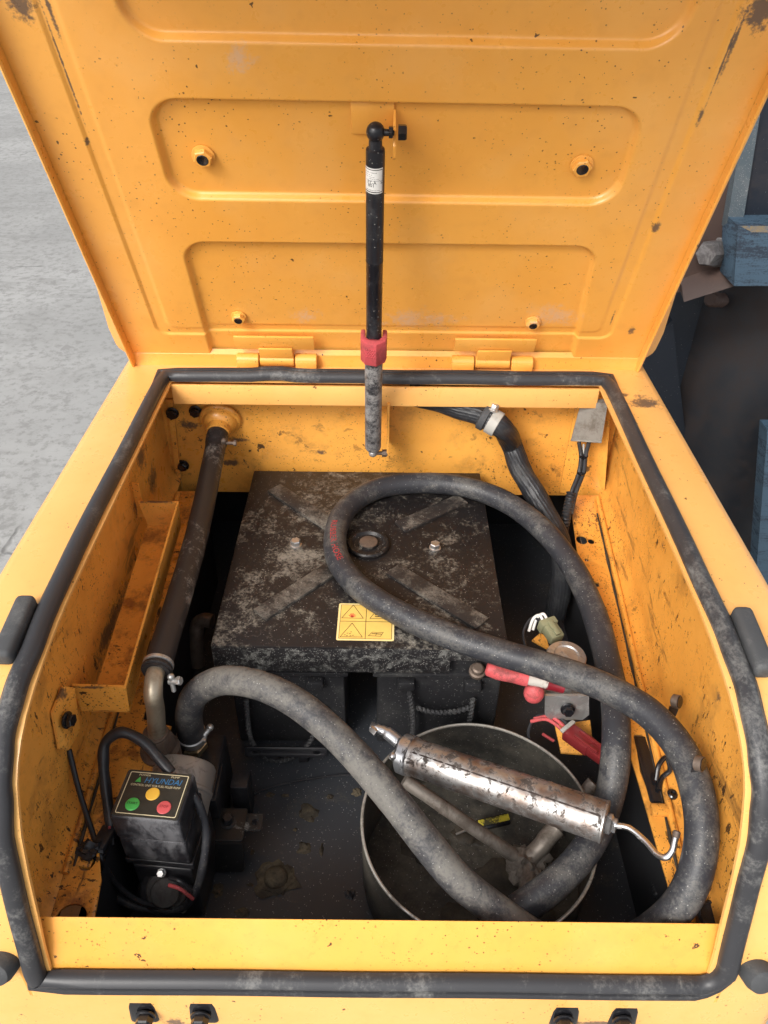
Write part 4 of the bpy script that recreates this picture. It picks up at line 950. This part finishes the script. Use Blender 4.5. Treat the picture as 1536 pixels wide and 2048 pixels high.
# ------------------------------------------------------------------ grease gun
ga, gb = Vector((0.039, 0.6137, -0.272)), Vector((0.2665, 0.5037, -0.242)); gd = (gb - ga).normalized(); GL = (gb - ga).length; GR = .0245
gun = thing('grease_gun', (ga + gb) / 2, 'scratched silver grease gun lying across the tub', 'grease gun')
put('barrel', lathe([(GR - .001, 0), (GR + .0006, .001), (GR + .0006, .006), (GR, .007), (GR, GL * .70), (GR + .0004, GL * .705), (GR + .0004, GL * .72), (GR, GL * .725), (GR, GL - .004), (GR + .0008, GL - .003), (GR + .0008, GL - .0008), (GR - .002, GL), (GR - .010, GL + .0005)], ga, gd, 48), M['gun'], gun)
put('seam', tube([ga + gd * .008 + Vector((0, 0, 0)) + (Vector((0, -.45, 1)).normalized() - gd * gd.dot(Vector((0, -.45, 1)).normalized())) * (GR + .0002), gb - gd * .005 + (Vector((0, -.45, 1)).normalized() - gd * gd.dot(Vector((0, -.45, 1)).normalized())) * (GR + .0005)], .0013, 6, 60, rf=lambda i, a, s: 1 + .45 * math.sin(i * 2.1) * math.sin(i * .7)), M['seam'], gun)
put('head_cap', lathe([(.010, -.020), (.020, -.017), (GR + .0015, -.013), (GR + .0022, -.004), (GR + .0022, 0), (GR + .0006, .001)], ga, gd, 36), M['gun_head'], gun, label='blue-grey head cap')
hx = ga - gd * .016
n1 = Vector((-0.0146, 0.6533, -0.262))
put('outlet', tube([hx + Vector((-.002, .012, .006)), hx.lerp(n1, .5) + Vector((0, .008, .005)), n1], .0088, 16, 8, rf=lambda i, a, s: 1.0 if s < .022 else (.80 if s < .030 else .68)), M['gun_head'], gun)
put('outlet_nut', hexbolt(n1 + (hx - n1).normalized() * .012, n1 - hx, .013, .010), M['steel'], gun)
n2 = Vector((0.015, 0.6036, -0.258))
put('fill_nipple', lathe([(.007, 0), (.007, .006), (.0048, .008), (.0056, .012), (.0035, .017)], hx + Vector((-.004, -.010, .004)), n2 - hx - Vector((.0, -.006, 0)), 16) + ball(n2, .0052), M['steel'], gun)
put('end_boss', lathe([(.012, 0), (.012, .006), (.0085, .008), (.0085, .012), (.004, .0125)], gb, gd, 24), M['gun_head'], gun)
rp = [gb + gd * .008] + [(0.2899, 0.4935, -0.236), (0.303, 0.4753, -0.232), (0.311, 0.4554, -0.226), (0.3169, 0.4493, -0.22), (0.3232, 0.453, -0.214), (0.3285, 0.4644, -0.206)]
put('pull_rod', tube(rp, .0036, 14, 12), M['bright'], gun, label='bent bright pull rod')
put('rod_tip', rod(rp[-1], Vector(rp[-1]) + (Vector(rp[-1]) - Vector(rp[-2])).normalized() * .008, .0042), M['nut_brown'], gun)

# ------------------------------------------------------------------ cross-head tool and knife in the tub
th = Vector((0.1964, 0.5395, -0.405))
ct = thing('cross_wrench', th, 'grimy steel cross-handled tool with long shaft lying in the tub', 'tool')
ta = Vector((0.0308, 0.6082, -0.318))
put('shaft', tube([ta, ta.lerp(th, .5), th], .0092, 18, 6, rf=lambda i, a, s: 1 + .03 * math.sin(s * 120)), M['tool'], ct)
for p, r, nm in (((0.2387, 0.5751, -0.375), .0125, 0), ((0.1938, 0.4928, -0.395), .0120, 0)):
    p = Vector(p); e = p if nm else p
    put('arm', tube([th, th.lerp(e, .5), e], r, 14, 5, rf=lambda i, a, s: 1 + .05 * math.sin(s * 200 + a)), M['tool'], ct)
put('arm', tube([(0.2387, 0.5751, -0.375), (0.2641, 0.5936, -0.35), (0.2893, 0.6113, -0.325)], .0100, 14, 5), M['tool'], ct)
put('hub', lump(th + Vector((0, 0, -.006)), .026, .026, .026, 77), M['tool'], ct)
put('mud_cake', lump(th + Vector((.022, -.006, -.012)), .018, .016, .018, 78), M['mud_and_shade'], ct)
kn = Vector((0.1607, 0.6113, -0.425))
kt = thing('utility_knife', kn, 'small black and yellow plastic knife handle on the tub floor', 'knife')
Mk = Matrix.Translation(kn) @ Matrix.Rotation(R(14), 4, 'Z') @ Matrix.Rotation(R(20), 4, 'X')
put('handle', rbox((.052, .016, .008), .003, 2, Mk), M['black_gloss'], kt)
put('inlay', rbox((.046, .009, .002), .0009, 2, Mk @ Matrix.Translation((.002, .002, .0042))), M['worn_yellow'], kt)
put('blade', rod(Mk @ Vector((-.026, 0, 0)), Mk @ Vector((-.056, -.004, -.002)), .0016), M['steel'], kt)

# ------------------------------------------------------------------ wiring loom at the back corner
lp = [(0.0383, 1.178, -0.0395), (0.0823, 1.172, -0.0493), (0.1231, 1.15, -0.0511), (0.1621, 1.135, -0.0565), (0.1937, 1.12, -0.0687), (0.2248, 1.153, -0.13), (0.2379, 1.1241, -0.155), (0.2597, 1.0842, -0.18), (0.2853, 1.052, -0.215), (0.305, 1.0208, -0.245), (0.3129, 1.0052, -0.3), (0.3082, 0.9873, -0.38)]
lm = thing('wiring_loom', lp[0], 'thick black braided wiring loom dropping from the lip behind battery cover', 'cable')
put('braided_sleeve', tube(lp, .0185, 72, 24, rf=lambda i, a, s: 1 + .022 * math.sin(22 * a + 90 * s) + .045 * math.sin(s * 37 + a) + .03 * math.sin(s * 95 + 2 * a) + .02 * math.sin(5 * a + s * 30)), M['loom'], lm)
cq = Vector(lp[3]).lerp(Vector(lp[4]), .45); cdv = (Vector(lp[4]) - Vector(lp[3])).normalized()
put('loom_clamp', lathe([(.020, 0), (.0222, .001), (.0222, .017), (.020, .018)], cq, cdv, 28), M['clamp_pale'], lm, label='pale grey clamp band')
put('rubber_collar', lathe([(.0195, 0), (.0232, .002), (.0232, .012), (.0195, .014)], cq - cdv * .016, cdv, 28), M['pad'], lm)
put('clamp_bolt', hexbolt(cq + Vector((.004, -.002, .020)), (.3, 0, 1), .012, .009, .009), M['zinc'], lm)
# grey module and its wires
mp_ = [(0.3284, 1.14, -0.0343), (0.367, 1.12, -0.0227), (0.3699, 1.12, -0.0982), (0.323, 1.14, -0.1072)]
mo = thing('relay_module', mp_[3], 'flat pale grey plastic module on the slanted corner plate', 'module')
put('module_case', poly_y(mp_, (.004, .014, .0)), M['grey_plate'], mo, smooth=0)
put('module_edge', tube([Vector(mp_[3]) + Vector((0, -.0005, .0)), Vector(mp_[2]) + Vector((0, -.0005, 0))], .0018, 8, 4), M['grey_plate'], mo)
mw = [(0.3375, 1.14, -0.1111), (0.3427, 1.13, -0.1335), (0.3388, 1.1104, -0.155), (0.3291, 1.0993, -0.19), (0.3202, 1.0733, -0.22), (0.3167, 1.0598, -0.26)]
for dx, dz, mt in ((0, 0, 'loom'), (.008, .002, 'loom'), (.004, -.004, 'clamp_pale')):
    put('wire', tube([Vector(p) + Vector((dx * (1 if i else 2.2), 0, dz)) for i, p in enumerate(mw[:5 if mt == 'loom' else 3])], .0038 if mt == 'loom' else .0020, 10, 10), M[mt], mo)
put('ribbed_conduit', tube(mw[3:], .0085, 14, 30, rf=lambda i, a, s: 1 + .10 * math.sin(s * 1100)), M['loom'], mo)
for p in (mw[1], mw[2]): put('cable_tie', lathe([(.008, 0), (.008, .003)], Vector(p) + Vector((.004, 0, 0)), (0, -.3, 1), 14), M['black_gloss'], mo)

# ------------------------------------------------------------------ battery relay with red cables and plugs
rc = Vector((0.2613, 0.7484, -0.222))
rl = thing('battery_relay', rc - Vector((0, 0, .07)), 'zinc-plated round battery relay on bracket with red cable boots', 'relay')
put('cap', lathe([(.027, 0), (.0285, .003), (.0285, .014), (.027, .017), (.018, .0182), (.016, .0165), (.006, .0165), (0, .018)], rc - Vector((0, 0, .017)), (0, 0, 1), 36), M['zinc'], rl)
put('body', lathe([(.0275, -.062), (.0275, -.046), (.0255, -.045), (.0255, -.020)], rc, (0, 0, 1), 36), M['zinc'], rl)
put('insulator', lathe([(.0245, -.047), (.0245, -.017)], rc, (0, 0, 1), 36), M['black'], rl)
brp = [(0.2272, 0.7, -0.2528), (0.2883, 0.7, -0.2518), (0.2933, 0.695, -0.287), (0.2859, 0.695, -0.2983), (0.2397, 0.695, -0.2991), (0.2311, 0.695, -0.288)]
put('bracket', poly_y(brp, (0, .004, 0)) + poly_y([(0.2272, 0.7, -0.2528), (0.2883, 0.7, -0.2518), (rc.x + .028, .745, rc.z - .060), (rc.x - .030, .745, rc.z - .060)], (0, 0, -.003)), M['zinc'], rl, smooth=20)
put('bolt', hexbolt((0.2605, 0.694, -0.273), (0, -1, .25), .013, .008, .010), M['black_gloss'], rl)
put('mount_tab', poly_y([(0.2538, 0.7101, -0.33), (0.3038, 0.7119, -0.32), (0.3069, 0.6784, -0.345), (0.2889, 0.6714, -0.345), (0.2584, 0.6736, -0.345)], (0, 0, -.003)), M['paint_ledge'], rl, label='yellow steel tab under the maroon plug')
put('mount_tab', poly_y([(0.2269, 0.8144, -0.262), (0.2408, 0.8273, -0.26), (0.249, 0.8211, -0.26), (0.251, 0.7945, -0.262)], (0, 0, -.003)), M['paint_ledge'], rl)
rcb = [(0.1432, 0.7166, -0.215), (0.1634, 0.7106, -0.217), (0.1824, 0.7063, -0.219), (0.1999, 0.703, -0.22)]
put('red_boot', tube(rcb, .0105, 18, 8, rf=lambda i, a, s: (.62 if i == 0 else 1.0) * (1 + .06 * math.sin(s * 160 + 2 * a) + .04 * math.sin(3 * a))), M['red'], rl, label='faded red rubber boot on the battery cable')
put('cable_tape', tube([(0.1985, 0.703, -0.22), (0.215, 0.7014, -0.222), (0.2286, 0.6989, -0.224)], .0088, 16, 6), M['tape'], rl)
put('cable_end', tube([(0.2254, 0.698, -0.222), (0.2351, 0.6972, -0.224), (0.2487, 0.6947, -0.226)], .0098, 16, 6), M['red_dark'], rl)
put('red_boot', ball((0.2106, 0.6986, -0.245), .0145, (1.0, .9, 1.15)) + ball((0.2176, 0.7103, -0.242), .011), M['red'], rl, label='round red terminal boot')
# khaki plug
Mp = Matrix.Translation((0.2508, 0.8047, -0.232)) @ Matrix.Rotation(R(24), 4, 'Z') @ Matrix.Rotation(R(10), 4, 'X')
kp = thing('wire_plug', Mp.translation, 'khaki plastic wire plug beside the round relay', 'plug')
put('plug_body', rbox((.022, .034, .018), .003, 2, Mp), M['khaki'], kp)
put('plug_collar', rbox((.027, .012, .021), .002, 2, Mp @ Matrix.Translation((0, .012, 0))), M['khaki'], kp)
put('latch', rbox((.008, .026, .005), .001, 2, Mp @ Matrix.Translation((0, -.002, .011))), M['khaki'], kp)
for dx, mt in ((-.005, 'white'), (.002, 'white'), (-.008, 'black')):
    s0 = Mp @ Vector((dx, .016, .004))
    put('wire', tube([s0, s0 + Vector((-.006, .008, .006)), s0 + Vector((-.014, .006, .002)), s0 + Vector((-.022, -.008, -.012))] if mt == 'white' else [s0, s0 + Vector((-.012, .010, .0)), s0 + Vector((-.026, -.004, -.014)), s0 + Vector((-.024, -.030, -.03))], .0022, 8, 8), M[mt], kp)
# maroon plug
Mp = Matrix.Translation((0.2773, 0.6606, -0.3)) @ Matrix.Rotation(R(40), 4, 'Z') @ Matrix.Rotation(R(-6), 4, 'X')
mpg = thing('wire_plug', Mp.translation, 'maroon plastic wire plug with red wires by the tub rim', 'plug')
put('plug_body', rbox((.024, .042, .018), .003, 2, Mp @ Matrix.Translation((0, .004, 0))), M['maroon'], mpg)
put('plug_nose', rbox((.020, .026, .015), .002, 2, Mp @ Matrix.Translation((0, -.026, 0))), M['maroon'], mpg)
for dx in (-.006, .006):
    put('plug_rib', rbox((.004, .040, .004), .001, 2, Mp @ Matrix.Translation((dx, -.012, .0095))), M['maroon'], mpg)
    put('wire', tube([Mp @ Vector((dx, -.036, 0)), Mp @ Vector((dx, -.048, -.002)), Mp @ Vector((dx * 2, -.070, -.018))], .0028, 8, 6), M['red'], mpg)
put('plug_clip', rbox((.027, .006, .004), .001, 2, Mp @ Matrix.Translation((0, .024, .0095))), M['clamp_pale'], mpg)
for dx, mt in ((-.006, 'red'), (.001, 'red'), (.007, 'black')):
    s0 = Mp @ Vector((dx, .024, .001)); put('wire', tube([s0, s0 + Vector((-.012, .012, .004)), s0 + Vector((-.024, .020, .004)), s0 + Vector((-.044, .022, -.004)), s0 + Vector((-.056, .008, -.02)), s0 + Vector((-.050, -.012, -.04))][:4 if mt == 'red' else 6], .0026, 8, 8), M[mt], mpg)
put('loose_wire', tube([(0.2405, 0.7164, -0.36), (0.2471, 0.7111, -0.36), (0.2562, 0.7056, -0.362)], .0024, 8, 5), M['red'], label='short loose red wire end between the tub rim and maroon plug', cat='wire')

# ------------------------------------------------------------------ clips and conduit on the ledge side
pc = [((0.366, 0.6209, -0.1643), 'small zinc p-clip upright on the ledge above the hose bend'), ((0.352, 0.5113, -0.1348), 'half-hidden p-clip peeping out behind the hose by the wall')]
for p, lab in pc:
    p = Vector(p); t = thing('pipe_clip', p, lab, 'clip', 'pipe clips on the ledge')
    put('loop', lathe([(.0075, -.004), (.0086, -.004), (.0086, .004), (.0075, .004), (.0075, -.004)], p, (.6, -.5, .35), 22), M['nut_brown'], t)
    put('core', lathe([(.0074, -.0048), (.0074, .0048)], p, (.6, -.5, .35), 20), M['black_gloss'], t)
    put('foot', poly_y([p + Vector((-.008, -.004, -.006)), p + Vector((.004, -.004, -.008)), p + Vector((.002, -.006, -.034)), p + Vector((-.008, -.006, -.034))], (0, .002, 0)), M['black'], t)
cb = thing('conduit_clamp', (.352, .60, -.30), 'black clamp plate with torx screw set in the ledge slot', 'clamp')
put('clamp_plate', rbox((.018, .095, .004), .0015, 2, Matrix.Translation((.351, .605, -.281)) @ Matrix.Rotation(R(4), 4, 'X')), M['black_gloss'], cb)
put('screw', lathe([(.007, 0), (.007, .003), (.0055, .0045), (.0030, .0045), (.0028, .002), (0, .002)], (0.3716, 0.5647, -0.279), (0, 0, 1), 20), M['black_gloss'], cb)
put('clamp_loop', tube([(0.3549, 0.5835, -0.275), (0.3596, 0.597, -0.262), (0.3702, 0.6056, -0.258), (0.3734, 0.5925, -0.266), (0.3639, 0.5867, -0.274), (0.356, 0.571, -0.278)], .0032, 10, 8), M['black_gloss'], cb)
put('grease_line', tube([(0.3686, 0.6665, -0.4), (0.3606, 0.6057, -0.38), (0.3575, 0.5627, -0.37), (0.3513, 0.5157, -0.36), (0.3445, 0.4701, -0.352)], .0062, 12, 26, rf=lambda i, a, s: 1 + (.10 * math.sin(s * 1500) if s > .05 else .15 * math.sin(s * 200))), M['loom'], label='dark ribbed conduit end hanging below the ledge edge by the pull rod', cat='conduit')
put('corner_plug', lathe([(.016, 0), (.016, .012), (.013, .014), (.012, .011), (0, .011)], (0.3732, 0.4158, -0.29), (-.1, -.1, 1), 24), M['black'], house, label='black rubber plug in the ledge corner')
ho = Vector((-0.3125, 0.9459, -0.36))
put('bent_pipe_end', tube([(-0.29, 0.9279, -0.345), (-0.3051, 0.9312, -0.345), (-0.316, 0.9296, -0.352), (-0.3196, 0.9188, -0.375), (-0.3228, 0.9056, -0.43)], .0125, 16, 8), M['nut_brown'], label='brown bent pipe end poking out beside the battery cover corner', cat='pipe')
put('thin_floor_cable', tube([(-0.2186, 0.6524, -0.447), (-0.1694, 0.6783, -0.447), (-0.1097, 0.6937, -0.447), (-0.0561, 0.7013, -0.447), (-0.0096, 0.7001, -0.447)], .0016, 8, 10), M['black'], label='thin black cable lying on the floor before the batteries', cat='cable')

# ------------------------------------------------------------------ boom foot standing beside the housing
bo = thing('boom_foot', (.95, 1.8, GZ), 'rusty and blue painted excavator boom foot behind the hood edge', 'boom')
def pv(pts, t): return poly_y(pts, t)
Yb = 1.75
put('side_plate', pv([(0.6487, 1.95, -0.1234), (1.0583, 1.95, -0.0928), (1.7327, 1.95, -2.1016), (0.9071, 1.95, -2.1158)], (0, .05, 0)), M['boom_dark'], bo, label='dark navy boom side plate with brown rust')
put('rust_plate', pv([(0.6322, 1.78, -0.1089), (0.806, 1.74, -0.0336), (0.7387, 1.74, 0.2902), (0.6515, 1.78, 0.2821)], (0, .06, 0)), M['boom_rust'], bo, label='rust-brown plate with large bolt')
put('rust_shelf', pv([(0.6852, 1.74, -0.0609), (0.7828, 1.7, -0.0146), (0.7791, 1.68, -0.0346), (0.6906, 1.72, -0.0889)], (0, .10, .03)), M['boom_rust'], bo)
put('grey_rib', pv([(0.7417, 1.72, 0.0779), (0.7766, 1.72, 0.0782), (0.7476, 1.72, 0.303), (0.7175, 1.72, 0.3028)], (0, .04, 0)), M['boom_grey'], bo)
put('dark_column', pv([(0.784, 1.735, 0.0715), (0.9117, 1.735, 0.0728), (0.8112, 1.735, 0.3722), (0.7423, 1.735, 0.3716)], (0, .08, 0)), M['boom_dark'], bo)
put('blue_block', pv([(0.739, 1.66, 0.1036), (0.9111, 1.66, 0.1053), (0.9454, 1.64, -0.0175), (0.7584, 1.64, -0.0195)], (0, .09, 0)), M['boom_blue'], bo, label='blue painted steel block with worn paint')
put('blue_bevel', pv([(0.7342, 1.69, 0.0828), (0.7392, 1.662, 0.1019), (0.7578, 1.652, -0.0061), (0.752, 1.68, -0.0132)], (0.004, .04, 0)), M['boom_blue'], bo)
bb = Vector((0.7423, 1.74, 0.0197))
put('boom_bolt', hexbolt(bb + Vector((.004, 0, 0)), (-.80, -.6, .12), .050, .046, .032, .2), M['bolt_worn'], bo, label='large worn hexagon bolt')
put('lower_strip', pv([(0.9326, 1.62, -0.3706), (1.06, 1.62, -0.369), (1.3328, 1.62, -1.1452), (1.1205, 1.62, -1.1484)], (0, .05, 0)), M['boom_blue'], bo, label='blue painted strip low beside the housing')
put('weld_bead', tube([(0.8098, 1.86, -0.1365), (0.8661, 1.9, -0.1546), (0.9405, 1.93, -0.1524), (1.018, 1.94, -0.1395)], .016, 12, 10, rf=lambda i, a, s: 1 + .25 * math.sin(s * 260)), M['boom_rust'], bo)
put('boom_body', pv([(0.893, 1.8, 0.0749), (1.7288, 1.8, 0.0834), (1.1335, 1.8, 1.0573), (0.6848, 1.8, 1.0543)], (0, .30, 0)), M['boom_dark'], bo, label='tall dark boom body rising beside the hood')
put('boom_post', lathe([(.20, 0), (.20, 1.32), (.19, 1.335), (0, 1.335)], (1.02, 2.02, GZ), (0, 0, 1), 48), M['boom_rust2'], bo, label='dark rusty round post under the blue block')
put('worn_top', pv([(0.7418, 1.6585, 0.103), (0.8687, 1.6585, 0.1043), (0.8719, 1.658, 0.0942), (0.8135, 1.657, 0.0772), (0.7829, 1.657, 0.08), (0.7667, 1.658, 0.0931)], (0, .001, 0)), M['boom_worn'], bo, label='patch of bare rusty metal on the blue block')
put('side_gusset', pv([(0.6849, 1.9, -0.2952), (0.7449, 1.9, -0.21), (1.1717, 1.9, -1.4528), (1.0112, 1.9, -1.4553)], (0, .03, 0)), M['boom_dark'], bo)
